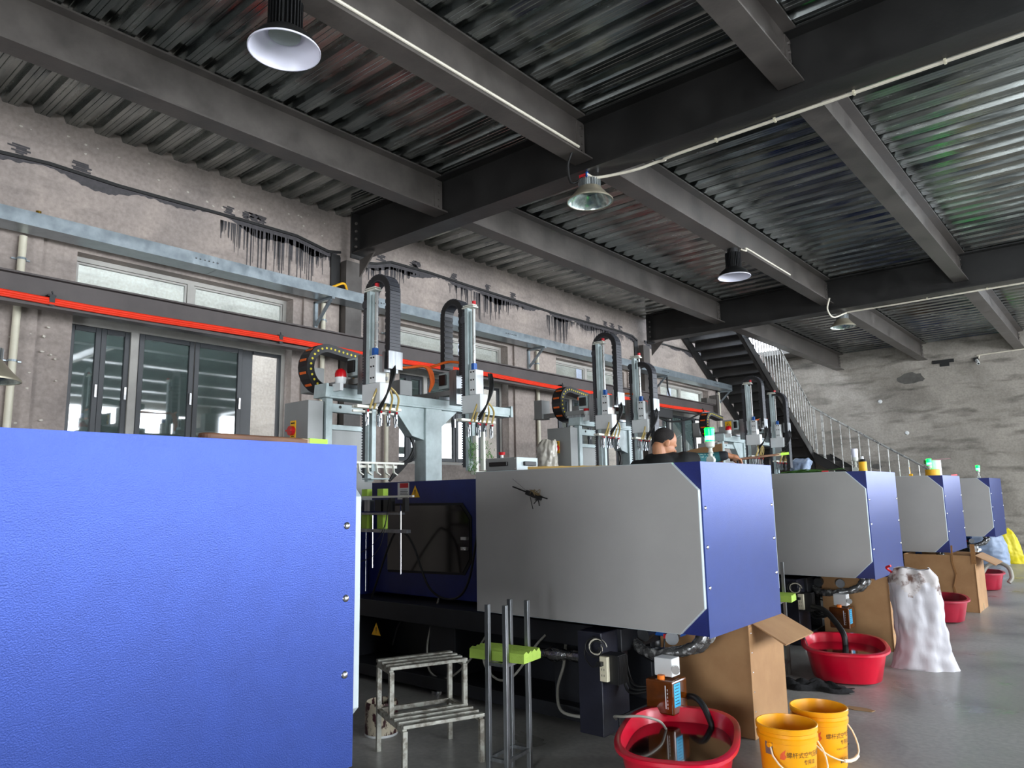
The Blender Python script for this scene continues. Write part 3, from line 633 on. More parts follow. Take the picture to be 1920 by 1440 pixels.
def robot(yc, y0, y1, arms, label, yf=None):
    px = -4.88; t = thing('takeout_robot', label, 'robot', (px, yc, 1.655), 0, 'take-out robots over the machines')
    MB().box(px-.075, px+.075, yc-.10, yc+.10, 1.655, 2.31).build('pillar', m_alu, t, bevel=.006)
    MB().prism([(yc+.10, 2.31), (yc+.34, 2.31), (yc+.10, 2.13)], 'x', px-.04, px+.04).build('gusset', m_alu, t, bevel=.004); m = MB(); m.prism([(yc-.10, 2.31), (yc-.44, 2.31), (yc-.44, 2.27), (yc-.24, 2.05), (yc-.10, 2.02)], 'x', px-.05, px+.05); m.build('gusset', m_alu, t, bevel=.004)
    bm = MB(); bm.box(px-.07, px+.07, y0, y1, 2.325, 2.40); bm.box(px-.055, px+.085, y0+.02, y1-.05, 2.305, 2.325); be = bm.build('traverse_beam', m_alu, t, bevel=.004)
    for yy in (y0, y1): MB().prism([(yy-.02, 2.31), (yy+.02, 2.31), (yy+.01, 2.42), (yy-.01, 2.42)], 'x', px-.08, px+.08).build('end_cap', m_alu, be)
    MB().box(px-.02, px+.02, y0+.1, y1-.1, 2.40, 2.412).build('linear_rail', m_chain, be)
    big_chain(t, px-.26, y0+.20, 2.42, 2.77, y0+.62)
    m = MB(); m.box(px-.34, px-.2, y0+.2, y1-.2, 2.38, 2.395); m.build('chain_tray', m_alu2, t)
    # frame and cupboard below the near end
    m = MB(); m.box(px-.02, px+.04, y0+.02, y0+.08, 1.5, 2.31); m.box(px-.02, px+.03, y0+.08, y0+.52, 2.20, 2.27); m.box(px-.02, px+.03, y0+.08, y0+.52, 2.06, 2.10); m.build('near_frame', m_alu, t, bevel=.003)
    MB().box(px-.02, px+.0, y0+.08, y0+.52, 1.5, 2.06).build('cupboard_panel', m_alu2, t); MB().cyl((px+.03, y0+.16, 2.245), (px+.034, y0+.16, 2.245), .012, n=12).build('oval_hole', m_ink, t)
    # control cabinet with red rotary switch on its near face
    cb = MB().box(px-.30, px+.03, y0-.14, y0+.0, 1.55, 2.28).build('control_cabinet', m_alu2, t, bevel=.004)
    sp = MB().box(px-.20, px-.13, y0-.146, y0-.14, 1.99, 2.13).build('switch_plate', m_yel, cb)
    m = MB(); m.cyl((px-.165, y0-.146, 2.05), (px-.165, y0-.175, 2.05), .038, n=20); m.box(px-.20, px-.13, y0-.19, y0-.175, 2.043, 2.057); m.build('rotary_switch', m_dome, cb, smooth=True)
    m = MB(); m.box(px-.19, px-.14, y0-.1475, y0-.146, 2.105, 2.115); m.box(px-.185, px-.145, y0-.1475, y0-.146, 2.002, 2.008); m.build('switch_print', m_ink, cb)
    # warning plate
    wp = MB().box(px-.08, px+.09, y0+.34, y0+.352, 2.47, 2.66).build('sign_plate', m_alu2, t, bevel=.002)
    MB().box(px-.045, px+.06, y0+.337, y0+.34, 2.495, 2.635).build('warning_sign', m_yel, wp)
    m = MB(); c = Vector((px+.008, y0+.3355, 2.55)); s = .085
    for p, q in (((-s/2, 0), (s/2, 0)), ((s/2, 0), (0, s*.87)), ((0, s*.87), (-s/2, 0))): m.bar(c+Vector((p[0], 0, p[1])), c+Vector((q[0], 0, q[1])), .002, .006, up=(0, 1, 0))
    m.box(c.x-.012, c.x-.004, c.y, c.y+.001, c.z+.012, c.z+.045); m.bar(c+Vector((0, 0, .015)), c+Vector((.016, 0, .035)), .002, .006, up=(0, 1, 0)); m.box(px-.03, px+.045, c.y, c.y+.001, 2.515, 2.519); m.box(px-.03, px+.045, c.y, c.y+.001, 2.525, 2.531)
    m.build('sign_print', m_ink, wp)
    # alarm lamp, red dome on white base
    m = MB(); m.lathe((px+.11, y0+.10, 2.42), [(.0, 0), (.035, .0), (.042, .01), (.046, .05), (.046, .052)], 20); m.box(px+.06, px+.16, y0+.06, y0+.09, 2.36, 2.42); m.build('lamp_base', m_white, t, smooth=True)
    m = MB(); m.lathe((px+.11, y0+.10, 2.42), [(.046, .052), (.047, .08), (.038, .105), (.018, .122), (0, .126)], 20); m.build('alarm_lamp', m_dome, t, smooth=True)
    # orange cables to the second arm
    ya, yb = arms[0][0], arms[1][0]
    for k in range(3): MB().tube(spline([(px-.2, ya+.3, 2.66+.01*k), (px-.1, yb-.35, 2.68), (px+.0, yb-.16+.02*k, 2.70), (px+.02, yb-.10+.02*k, 2.58), (px+.0, yb-.1, 2.47)]), .010).build('orange_cable', m_orw, t, smooth=True)
    MB().tube(spline([(px+.02, yb-.1, 2.70), (px+.15, yb-.02, 2.74), (px+.3, yb, 2.72)]), .012).build('orange_cable', m_orw, t, smooth=True)
    for a in arms: arm(t, *a)
    m = MB()
    for k in range(4): m.tube(spline([(px-.02, yc-.2+.01*k, 2.05), (px-.02, yc-.16, 1.95-.03*k), (px-.02, yc-.26-.02*k, 1.8), (px-.04, yc-.42, 1.66)]), .012)
    m.build('cable_bundle', m_rub, t, smooth=True)
    return t
robot(4.59, 3.43, 5.68, [(3.66, 3.16, 1.62, 2.64, 2.20, 0), (4.70, 3.20, 1.72, 2.68, 2.16, 1)], 'pale take-out robot on the central machine, nearest and largest of the three')
robot(8.05, 6.90, 8.90, [(6.95, 3.22, 1.66, 2.60, 2.16, 2), (7.74, 3.16, 1.72, 2.86, 2.16, 2, 3.08, 1.8)], 'second take-out robot, its far arm behind the worker\'s head')
robot(11.6, 10.75, 13.0, [(11.15, 3.20, 1.66, 2.62, 2.05, 2), (12.15, 3.14, 1.72, 2.60, 2.0, 2, 3.14, 1.9)], 'farthest take-out robot, in front of the dark staircase')
# ================================================================== STAIRCASE
st = thing('staircase', 'dark steel staircase rising along the left wall in the far corner, with bright tube railings', 'stairs', (-6.6, 18.4, 0))
SL = .633; NS = 15; yb, zb0 = 18.4, 2.43  # flights use the darkened paint: shade of their undersides put into the colour
def zu(y): return 2.50+(yb-y)*SL
m = MB(); m.prism([(yb+.02, zu(yb)+.0), (14.1, zu(14.1)), (14.1, zu(14.1)-.24), (yb+.02, zu(yb)-.24)], 'x', -5.965, -5.95); m.prism([(yb+.02, zu(yb)-.225), (14.1, zu(14.1)-.225), (14.1, zu(14.1)-.24), (yb+.02, zu(yb)-.24)], 'x', -6.03, -5.95)
m.prism([(yb+.02, zu(yb)), (14.1, zu(14.1)), (14.1, zu(14.1)-.015), (yb+.02, zu(yb)-.015)], 'x', -6.03, -5.95); m.build('stringer', m_main, st)
m = MB(); m.prism([(yb+.02, zu(yb)), (14.1, zu(14.1)), (14.1, zu(14.1)-.24), (yb+.02, zu(yb)-.24)], 'x', -7.235, -7.20); m.build('stringer', m_main, st)
for k in range(NS):
    y = yb-.27*k; z = zb0+.171*k
    s = MB(); s.box(-7.2, -5.965, y-.27, y, z+.165, z+.171); s.box(-7.2, -5.965, y-.006, y, z, z+.165); s.build('step', m_main, st)
MB().box(-7.235, -5.95, yb, YB-.01, 2.36, 2.43).build('landing', m_main, st)
for x in (-6.02, -7.16): MB().box(x-.05, x+.05, yb+.02, yb+.12, 0, 2.36).build('landing_post', m_main, st)
SLW = .67
def zl(x): return 2.47-(x+5.95)*SLW
xe = -5.95+2.43/SLW
for y0 in (18.4, 19.62):
    m = MB(); m.prism([(-5.95, zl(-5.95)), (xe, zl(xe)), (xe-.3, 0), (-5.95, zl(-5.95)-.24)], 'y', y0, y0+.016); m.prism([(-5.95, zl(-5.95)), (xe, zl(xe)), (xe, zl(xe)-.015), (-5.95, zl(-5.95)-.015)], 'y', y0, y0+.07); m.build('stringer', m_main, st)
for k in range(14):
    x = -5.95+.2587*k; z = 2.43-.1735*(k+1)
    s = MB(); s.box(x, x+.2587, 18.416, 19.62, z, z+.006); s.box(x, x+.006, 18.416, 19.62, z, z+.1735); s.build('step', m_main, st)
# railings
ra = MB().tube([(-5.93, yb, zu(yb)+1.08), (-5.93, 13.6, zu(13.6)+1.08)], .024, 10).build('handrail', m_chrome, st, smooth=True)
y = yb-.06
while y > 14.0:
    MB().cyl((-5.93, y, zu(y)-.02), (-5.93, y, zu(y)+1.08), .0125, n=8).build('baluster', m_chrome, st, smooth=True); y -= .16
MB().tube(spline([(-5.93, yb, zu(yb)+1.08), (-5.88, yb+.02, 3.55), (-5.7, yb+.03, 3.42), (-5.5, yb+.03, zl(-5.5)+1.10)], 5), .024, 10).build('handrail', m_chrome, st, smooth=True)
MB().tube([(-5.5, yb+.03, zl(-5.5)+1.10), (xe+.05, yb+.03, zl(xe)+1.10)], .024, 10).build('handrail', m_chrome, st, smooth=True)
for x in [-5.9, -5.87, -5.72, -5.69]+[-5.5+.2*i for i in range(17)]:
    MB().cyl((x, yb+.03, zl(x)-.01), (x, yb+.03, zl(x)+1.10), .0125 if x > -5.6 else .017, n=8).build('baluster', m_chrome, st, smooth=True)

# ================================================================== RUNWAY BEAM, CABLE TRAY, PIPES
t = thing('crane_runway_beam', 'long brown-grey runway beam along the left wall carrying a red cable', 'beam', (-6.8, 6, 3.1))
m = MB(); m.box(-6.806, -6.794, -4, 14.85, 3.14, 3.375); m.box(-6.86, -6.74, -4, 14.85, 3.375, 3.39); m.box(-6.86, -6.74, -4, 14.85, 3.125, 3.14); m.build('i_section', m_run, t)
MB().box(-6.80, -6.745, -4, 14.85, 3.141, 3.155).build('rail_strip', m_run, t)
for k in range(3):
    pts = [(-6.73+.006*k, y_, 3.205-.02*k+.010*math.sin(y_*1.9)-(.00 if y_ < 14 else 0)) for y_ in [-4+.4*i for i in range(47)]]
    MB().tube(pts, .0125, 8).build('red_cable', m_red, t, smooth=True)
for y_ in (2.05, 4.2, 6.6, 9.2, 11.7, 14.1): 
    c = MB(); c.box(-6.79, -6.715, y_-.03, y_+.03, 3.22, 3.235); c.box(-6.72, -6.71, y_-.02, y_+.02, 3.14, 3.235); c.cyl((-6.73, y_+.01, 3.235), (-6.73, y_+.0, 3.265), .007, n=6); c.build('cable_clip', m_blk, t)
for y_ in (5.44, 12.57): MB().box(-7.11, -6.74, y_-.08, y_+.08, 3.04, 3.124).build('bracket', m_beam, t)
MB().box(-6.85, -6.72, 14.3, 14.75, 3.392, 3.50).build('end_stop', m_beam, t); MB().box(-6.88, -6.70, 14.76, 14.86, 3.1, 3.6).build('end_plate', m_beam, t)
MB().tube(spline([(-6.72, 14.3, 3.17), (-6.66, 13.9, 3.14), (-6.66, 13.2, 2.95), (-6.68, 12.5, 2.88), (-6.7, 11.9, 2.98), (-6.74, 11.6, 3.1)]), .018).build('hanging_cable', m_rub, t, smooth=True)
MB().tube([(-6.72, 14.25, 3.17), (-6.72, 14.75, 3.16)], .022).build('cable_plug', m_rub, t)
MB().box(-6.72, -6.6, 11.5, 12.55, 2.92, 3.09).build('trolley_body', m_blk, t, bevel=.01)

t = thing('cable_tray', 'long galvanised cable tray along the left wall above the windows', 'cable tray', (-7.1, 6, 3.9))
yy = -3.5; k = 0
while yy < 15.9:
    y1 = min(15.98, yy+2.35); m = MB(); d = .006*(k % 2)
    m.box(-6.875-d, -6.87-d, yy, y1-.004, 3.835, 3.955); m.box(-6.895-d, -6.87-d, yy, y1-.004, 3.955, 3.959); m.box(-7.105, -6.875-d, yy, y1-.004, 3.832, 3.836); m.box(-7.105, -7.10, yy, y1-.004, 3.836, 3.955); m.box(-6.875, -6.855, yy, y1-.004, 3.830, 3.834)
    s = m.build('tray_section', m_galv, t); h = MB()
    for j in range(6): h.cyl((-6.87-d, y1-.2+.045*j-.03, 3.895), (-6.860-d, y1-.2+.045*j-.03, 3.895), .008, n=6)
    h.build('joint_bolts', m_screw, s); yy = y1; k += 1
for y_ in (4.95, 8.95, 12.9, 15.9):
    m = MB(); m.box(-7.213, -7.18, y_-.02, y_+.02, 3.52, 3.83); m.box(-7.213, -6.85, y_-.02, y_+.02, 3.805, 3.829); m.bar((-7.19, y_, 3.54), (-6.90, y_, 3.81), .03, .03); m.build('wall_bracket', m_galv, t)
m = MB(); m.cyl((-7.0, 1.98, 3.84), (-7.0, 1.98, 4.02), .022, n=10); m.build('brass_fitting', M('brass', '9a7a2e', .3, .9), t, smooth=True)
m = MB().tube(spline([(-7.0, 4.85, 3.90), (-7.0, 5.05, 4.0), (-7.0, 5.2, 4.07), (-6.98, 5.24, 3.98)]), .014).build('yellow_wire_end', m_yel, t, smooth=True)
m = MB().tube([(-6.98, 13.1, 3.83), (-6.98, 13.1, 3.6), (-6.96, 13.15, 3.40)], .018).build('drop_cable', m_rub, t)
PL = ['cream downpipe at the far left edge, left of the first window', 'cream pipe beside the nearer dark steel column', 'cream pipe between the second and third windows', 'cream pipe beyond the fourth window, below the tray end', 'cream pipe right of the nearer column, behind the first robot arm', 'cream pipe beside the farther steel column']
for (y_, l) in zip((1.93, 5.04, 9.14, 15.9, 6.02, 12.25), PL):
    px_ = -7.17; p = MB().cyl((px_, y_, 0), (px_, y_, 3.825), .031 if y_ < 2 else .028, n=14).build('wall_pipe', m_pvc, None, smooth=True); p.location.z = 0; tag(p, l, 'pipe', 'cream pipes on the left wall')
    for z in (.9, 1.9, 2.72, 3.62):
        c = MB(); c.lathe((px_, y_, z), [(.034, -.009), (.038, -.009), (.038, .009), (.034, .009)], 14); c.box(px_-.045, px_-.02, y_-.07, y_+.07, z-.006, z+.006); c.build('pipe_clamp', m_galv, p)

# ================================================================== HIGH-BAY LAMPS
m_ref = M('ribbed_reflector', '9fb0ac', .22, .85, col2='cfdcd8', scale=40, stretch=(1, 1, .2)); m_shade_in = M('white_reflector', 'e6e6f4', .35, var=.02); m_shade_out = M('beige_shade', 'a79f8b', .35, .5, var=.06); m_lens = M('lamp_lens', '8c9a90', .3, var=.1, coat=.5)
m_fin = M('aluminium_fins', 'b4b8b8', .35, .8, var=.1)
def lamp(x, y, z, black, label, s=1.0, ztop=None):
    """z = height of the rim"""
    t = thing('high_bay_lamp', label, 'lamp', (x, y, z), 0, 'high-bay lamps under the beams'); R = .212*s
    if black: pr = [(R, 0), (R*.93, .035), (R*.78, .075), (R*.62, .10), (R*.55, .115)]; hz = .115
    else: pr = [(R, 0), (R*.99, .012), (R*.80, .05), (R*.60, .10), (R*.50, .13)]; hz = .13
    MB().lathe((x, y, z), pr, 40).build('shade', m_blk if black else m_shade_out, t, smooth=True, ang=60)
    pi = [(r-.004, h) for r, h in pr]; o = MB().lathe((x, y, z), [(R, 0)]+pi+[(.001, hz-.005)], 48 if not black else 40).build('reflector', m_shade_in if black else m_ref, t, smooth=True, ang=60)
    MB().lathe((x, y, z), [(R-.003, -.004), (R+.003, -.004), (R+.003, .006), (R-.003, .006), (R-.003, -.004)], 40).build('rim', m_shade_in if black else m_shade_out, t, smooth=True)
    MB().cyl((x, y, z+hz-.022), (x, y, z+hz-.006), R*.45, n=24).build('lens', m_lens, t)
    hh = .20 if black else .075; rb = R*.48; f = MB(); f.cyl((x, y, z+hz), (x, y, z+hz+hh), rb*.8, n=20)
    for k in range(28):
        a = 2*PI*k/28; c_, s_ = math.cos(a), math.sin(a); f.bar((x+c_*rb*.9, y+s_*rb*.9, z+hz), (x+c_*rb*.9, y+s_*rb*.9, z+hz+hh), .006, rb*.25, up=(c_, s_, 0))
    f.build('heat_sink', m_blk if black else m_fin, t)
    zt = ztop or 4.6; za = z+hz+hh
    if black and zt-za > .02: m = MB(); m.cyl((x, y, za), (x, y, za+min(.06, zt-za)), rb*.7, n=20); m.build('driver_box', m_blk, t, smooth=True)
    MB().tube([(x, y, za), (x, y, zt-.005)], .006).build('hook', m_screw, t)
    for sx in (-1, 1): MB().tube([(x+sx*rb, y, z+hz), (x+sx*rb*.9, y+.01, zt-.005)], .003).build('safety_chain', m_screw, t)
    return t
lamp(-3.66, 2.25, 4.205, True, 'large black-topped high-bay lamp at the top left with white reflector', 1.0)
lamp(-3.60, 5.44, 4.21, False, 'silver finned high-bay lamp hanging at the nearer main beam, red and blue connectors on top', 1.0, 4.47)
lamp(-3.64, 8.75, 4.23, True, 'black-topped high-bay lamp in the middle bay, violet-white reflector', .95)
lamp(-3.55, 13.0, 4.28, False, 'small silver high-bay lamp just beyond the farther main beam', .95, 4.6)
L5 = lamp(-5.42, 1.30, 2.28, False, 'pale lamp shade just entering at the left edge of the picture', 1.0, 2.62)
MB().bar((-5.40, 1.30, 2.63), (-7.21, 1.0, 2.63), .03, .03).build('wall_arm', m_galv, L5)
m = MB(); m.cyl((-3.62, 5.37, 4.43), (-3.58, 5.37, 4.45), .015, n=8); l2 = [o for o in bpy.data.objects if o.name.startswith('high_bay_lamp')][1]
for k in range(3): MB().box(-3.66+.025*k, -3.64+.025*k, 5.36, 5.39, 4.43+.006*k, 4.46).build('red_connector', m_redl, l2)
MB().box(-3.585, -3.57, 5.36, 5.38, 4.42, 4.47).build('blue_connector', m_motor, l2)
MB().tube(spline([(-3.60, 5.18, 4.62), (-3.67, 5.2, 4.50), (-3.72, 5.3, 4.40), (-3.70, 5.36, 4.40), (-3.63, 5.37, 4.43)]), .012).build('black_supply_cable', m_rub, l2, smooth=True)

def wirerun(pts, r, label, mat=m_cable_w, n=8, clips=()):
    o = MB().tube(spline(pts), r, n).build('surface_cable', mat, None, smooth=True); tag(o, label, 'cable')
    for c in clips: MB().box(c[0]-.008, c[0]+.008, c[1]-.02, c[1]+.02, c[2]-.02, c[2]+.012).build('clip', m_ivory, o)
wirerun([(-3.58, 5.37, 4.45), (-3.52, 5.42, 4.415), (-3.35, 5.50, 4.42), (-3.15, 5.56, 4.43), (-2.98, 5.60, 4.455), (-2.9, 5.60, 4.45), (-2.7, 5.58, 4.455), (-1.0, 5.58, 4.456), (1.5, 5.58, 4.456), (4, 5.58, 4.456)], .0135, 'white cable clipped under the nearer main beam, wavy where it meets the silver lamp', clips=[(x, 5.58, 4.463) for x in (-2.4, -1.9, -1.3, -.7, -.1, .5)])
wirerun([(-3.5, 12.2, 4.62), (-3.56, 12.25, 4.45), (-3.55, 12.5, 4.36), (-3.42, 12.7, 4.44), (-3.3, 12.72, 4.455), (-2.6, 12.71, 4.45), (-1, 12.71, 4.456), (3, 12.71, 4.456)], .013, 'thin white cable clipped under the farther main beam', clips=[(x, 12.71, 4.463) for x in (-2.2, -1.4, -.6, .2)])
wirerun([(-3.528, -.5, 4.632), (-3.528, 1.0, 4.632), (-3.528, 3, 4.632), (-3.528, 5.18, 4.632)], .012, 'straight white conduit along the joist beam above the large black lamp')
wirerun([(-3.55, 8.8, 4.59), (-3.5, 8.85, 4.57), (-3.53, 8.95, 4.632), (-3.528, 9.6, 4.632), (-3.528, 10.5, 4.632)], .011, 'short white cable leaving the black lamp of the middle bay')
o = MB().tube(spline([(-2.50, YB-.02, 4.49), (-2.48, YB-.02, 4.545), (-2.40, YB-.02, 4.57), (-1.0, YB-.02, 4.60), (3, YB-.02, 4.66)]), .013).build('surface_cable', m_cable_w, None, smooth=True); tag(o, 'white cable running right from the camera on the back wall', 'cable')
t = thing('security_camera', 'small white security camera with black base high on the back wall', 'camera', (-2.53, YB, 4.45))
MB().box(-2.60, -2.50, YB-.05, YB-.005, 4.43, 4.52).build('mount', m_blk, t); MB().cyl((-2.54, YB-.05, 4.45), (-2.50, YB-.14, 4.36), .035, n=14).build('camera_body', m_white, t, smooth=True); MB().cyl((-2.50, YB-.14, 4.36), (-2.497, YB-.147, 4.353), .02, n=12).build('lens', m_blk, t)
for x, z, l in ((-4.15, 2.88, 'small white knob on the back wall above the far beacons'), (-4.68, 3.70, 'small white knob higher on the back wall, right of the stairs')):
    tag(MB().lathe((0, 0, 0), [(.0, .03), (.03, .028), (.045, .012), (.05, 0)], 16).build('wall_socket', m_white, None, smooth=True), l, 'socket').matrix_world = Matrix.Translation((x, YB-.001, z)) @ Matrix.Rotation(PI/2, 4, 'X')
# round patch of repair plaster on the back wall
def blot(x, z, rx, rz, name='repair_patch'):
    rn = random.Random(int(x*100)); pts = [(x+rx*math.cos(a*.35)*rn.uniform(.8, 1.1), z+rz*math.sin(a*.35)*rn.uniform(.8, 1.1)) for a in range(18)]
    return MB().prism(pts, 'y', YB-.004, YB).build(name, M('repair_plaster', '5b5954', .9, var=.2), wall_back)
blot(-3.95, 4.20, .30, .14); blot(-4.9, 2.1, .12, .07)
m = MB(); m.box(-3.45, -3.0, YB-.02, YB, 4.48, 4.56); m.box(-3.3, -3.1, YB-.012, YB, 4.40, 4.48); m.build('steel_pad', m_seam, wall_back)
# ================================================================== FLOOR OBJECTS
m_tub = M('red_tub_plastic', 'c4062a', .3, var=.06, coat=.2); m_tub2 = M('dull_red_tub_plastic', '9c1830', .4, var=.12)
m_water = M('dark_tub_water', '0b0705', .04, var=.2, coat=1)
m_card = M('cardboard', '96704a', .8, var=.06, scale=4, col2='a57f56'); m_card_in = M('cardboard_edge', '8a6238', .85, var=.15, scale=60)
m_bucket = M('yellow_bucket_plastic', 'f4a605', .38, var=.03, coat=.15)
m_han = M('white_bucket_handle', 'e9dcc2', .4, var=.03)
m_lime = M('lime_foam', '9bb94a', .75, var=.1, bump=.3, bscale=60)
m_stool = M('worn_grey_steel', 'a5a49a', .45, .35, col2='6a6459', scale=18, bump=.2, bscale=60, lo=.45, hi=.62)
def sqr(p):
    def f(a):
        c, s = abs(math.cos(a)), abs(math.sin(a)); k = (c**p+s**p)**(-1/p); return (k, k)
    return f
def tub(x, y, rz, label, mat=m_tub, a=.335, b=.50, h=.26, hose=None):
    t = thing('plastic_tub', label, 'tub', (x, y, 0), rz, 'red tubs under the machines')
    f0 = sqr(2.8); f = lambda an: (f0(an)[0]*a, f0(an)[1]*b)
    pr = [(.02, .004), (.70, .004), (.78, .02), (.90, h-.05), (.915, h-.02), (1., h-.02), (1.0, h-.004), (.985, h), (.90, h), (.88, h-.02), (.75, .03), (.70, .014), (.02, .012)]
    o = MB().lathe((0, 0, 0), pr, 56, f).build('tub_body', mat, t, smooth=True, world=False, ang=50)
    m = MB(); m.lathe((0, 0, 0), [(.001, h*.72), (.84, h*.72)], 56, f); m.build('dirty_water', m_water, t, world=False)
    return t
tub(-2.01, 3.70, math.radians(22), 'large red tub of dark water in the foreground, below the central machine', m_tub, .315, .50)
tub(-2.02, 6.62, math.radians(20), 'red tub of dark water left of the white woven sack')
tub(-1.98, 10.05, math.radians(15), 'duller red tub half hidden behind the white woven sack', m_tub2, .34, .46)
tub(-2.02, 13.45, math.radians(12), 'farthest red tub with a grey hose arching over its rim', m_tub2, .33, .44)
def hose(pts, r, label, mat, cat='hose'): return tag(MB().tube(spline(pts), r, 10).build('drain_hose', mat, None, smooth=True), label, cat)
hose([(-2.5, 3.86, .20), (-2.42, 3.72, .26), (-2.33, 3.67, .285), (-2.24, 3.72, .29), (-2.19, 3.82, .25), (-2.195, 3.9, .19)], .007, 'thin hose with pale end dipping into the foreground tub from the left', m_hose)
hose([(-2.34, 4.34, .20), (-2.27, 4.27, .27), (-2.17, 4.20, .305), (-2.09, 4.15, .285), (-2.03, 4.12, .21), (-2.02, 4.115, .18)], .018, 'thick black hose bending over the far rim of the foreground tub', m_rub)
hose([(-2.5, 7.35, .42), (-2.35, 7.2, .42), (-2.22, 7.05, .36), (-2.12, 6.95, .27), (-2.1, 6.92, .18)], .025, 'black hose dropping into the second red tub', m_rub)
hose([(-2.55, 7.0, .22), (-2.48, 6.75, .30), (-2.36, 6.6, .30), (-2.30, 6.55, .20)], .012, 'thin hose hooked over the left rim of the second red tub', m_rub)
hose([(-2.0, 13.5, .2), (-1.93, 13.6, .32), (-1.80, 13.62, .38), (-1.66, 13.6, .32), (-1.62, 13.55, .18), (-1.66, 13.5, .10)], .03, 'grey hose arching out of the farthest tub', M('grey_hose', '8b877c', .5))
# cardboard boxes
def carton(x0, x1, y0, y1, h, label, flap=True, torn=False):
    t = thing('cardboard_box', label, 'box', ((x0+x1)/2, (y0+y1)/2, 0), 0, 'cardboard boxes below the machines'); w = .006
    m = MB(); m.box(x0, x1, y0, y0+w, 0, h); m.box(x0, x1, y1-w, y1, 0, h); m.box(x0, x0+w, y0+w, y1-w, 0, h); m.box(x1-w, x1, y0+w, y1-w, 0, h); m.box(x0+w, x1-w, y0+w, y1-w, 0, w)
    o = m.build('walls', m_card, t, bevel=.002)
    m = MB(); m.box(x1-.001, x1+.006, y0-.007, y0+.045, .0, h-.02); m.build('overlap_flap', m_card, t, bevel=.002)
    s = MB()
    for k in range(6): s.box(x1+.006, x1+.008, y0+.012, y0+.028, .04+k*(h-.1)/5, .046+k*(h-.1)/5)
    s.build('staples', m_screw, t)
    if flap: MB().prism([(x1, h), (x1+.006, h+.002), (x1+.215, h-.105), (x1+.21, h-.115)], 'y', y0+.05, y1-.02).build('top_flap', m_card, t)
    MB().box(x1-.0, x1+.0012, (y0+y1)/2-.03, (y0+y1)/2+.03, .0, .08).build('tape', M('packing_tape', 'a98f66', .25), t)
    if torn:
        pts = [(0, 0), (.03, .12), (.0, .3), (.04, .45), (.01, .6), (.02, h+.12)]
        s = MB()
        for (a, b), (c_, d) in zip(pts, pts[1:]): s.bar((x1-.25+a, y0-.004, b), (x1-.25+c_, y0-.004, d), .02, .006)
        s.build('torn_edge', m_card_in, t); MB().box(x1-.03, x1+.02, y0-.008, y0-.002, h-.1, h+.14).build('raised_flap', m_card_in, t)
    return t
carton(-2.60, -1.975, 4.60, 5.17, .685, 'tall open cardboard box under the central machine, flap folded outwards')
carton(-2.55, -1.93, 7.80, 8.42, .685, 'cardboard box behind the white woven sack', True)
carton(-2.45, -1.66, 10.78, 11.45, .685, 'torn cardboard box under the third machine, flap folded outwards', True, True)
# yellow buckets
def bucket(x, y, rz, label, toff, txt=True):
    t = thing('oil_bucket', label, 'bucket', (x, y, 0), 0, 'yellow oil buckets'); R = .148; H = .31
    pr = [(.0, .004), (R*.86, .004), (R*.88, .012), (R*.97, H-.075), (R*1.02, H-.072), (R*1.035, H-.05), (R*1.0, H-.046), (R*1.0, H-.03), (R*1.04, H-.026), (R*1.05, H-.004), (R*1.03, H), (R*.99, H), (R*.97, H-.02), (R*.84, .012), (0, .012)]
    MB().lathe((x, y, 0), pr, 48).build('bucket_body', m_bucket, t, smooth=True, ang=40)
    # bail handle hanging down on the near side
    def P(a, rr, z): return Vector((x+rr*math.cos(a), y+rr*math.sin(a), z))
    a0 = rz-1.25; a1 = rz+1.25; mid = rz
    pts = [P(a0, R*1.0, H-.085)]+[P(a0+(a1-a0)*f, R*1.0+.014+.045*math.sin(f*PI), H-.085-.145*math.sin(f*PI)**.8) for f in [i/14 for i in range(1, 14)]]+[P(a1, R*1.0, H-.085)]
    h = MB().tube(pts, .0045, 8).build('handle', m_han, t, smooth=True); MB().tube(pts[6:9]+[pts[9]], .0095, 10).build('grip', m_han, h, smooth=True)
    for a in (a0, a1): MB().cyl(P(a, R*.95, H-.085), P(a, R+.012, H-.085), .012, n=10).build('ear', m_bucket, t)
    if txt:
        ta = rz+toff; m = MB()
        def wrap(body, size, zc, ac):
            vs, fs = text_geo(body, size)
            m.add([P(ac+v[0]/R, R*(.885+.085*(zc+v[1])/(H-.075))+.0018, zc+v[1]) for v in vs], fs)
        wrap('螺杆式空气压缩机', .030, .185, ta); wrap('专用油', .026, .150, ta+.05); wrap('SCREW COMPRESSOR OIL', .011, .205 if False else .118, ta+.02)
        for z0, z1 in ((.045, .075),):
            for q in range(6): 
                a = ta-.25+.09*q; m.add([P(a, R*.905+.002, z0), P(a+.05, R*.905+.002, z0), P(a+.03, R*.915+.002, z1), P(a+.01, R*.915+.002, z1)], [(0, 1, 2, 3)])
        m.build('lettering', m_ink, t)
        m = MB(); zc = .185; ac = rz-.80
        m.add([P(ac+u/R, R*.95+.0022, zc+v) for u, v in ((-.018, -.02), (.004, -.024), (.016, -.008), (.008, .004), (.014, .026), (-.004, .012), (-.014, .002))], [tuple(range(7))]); m.build('flame_mark', M('flame_red', 'e2571b', .4), t)
        m = MB(); a = rz-1.33; m.add([P(a-.16, R*.955+.002, .175), P(a+.17, R*.955+.002, .175), P(a+.17, R*.965+.002, .235), P(a-.16, R*.965+.002, .235)], [(0, 1, 2, 3)]); m.build('grey_sticker', M('grey_sticker', '7c6a62', .6), t)
    return t
bucket(-1.555, 4.03, -.58, 'yellow oil bucket at the front, white handle hanging, bottom cut by the frame', .12)
bucket(-1.52, 4.43, -.50, 'yellow oil bucket standing just behind the front one', .26)
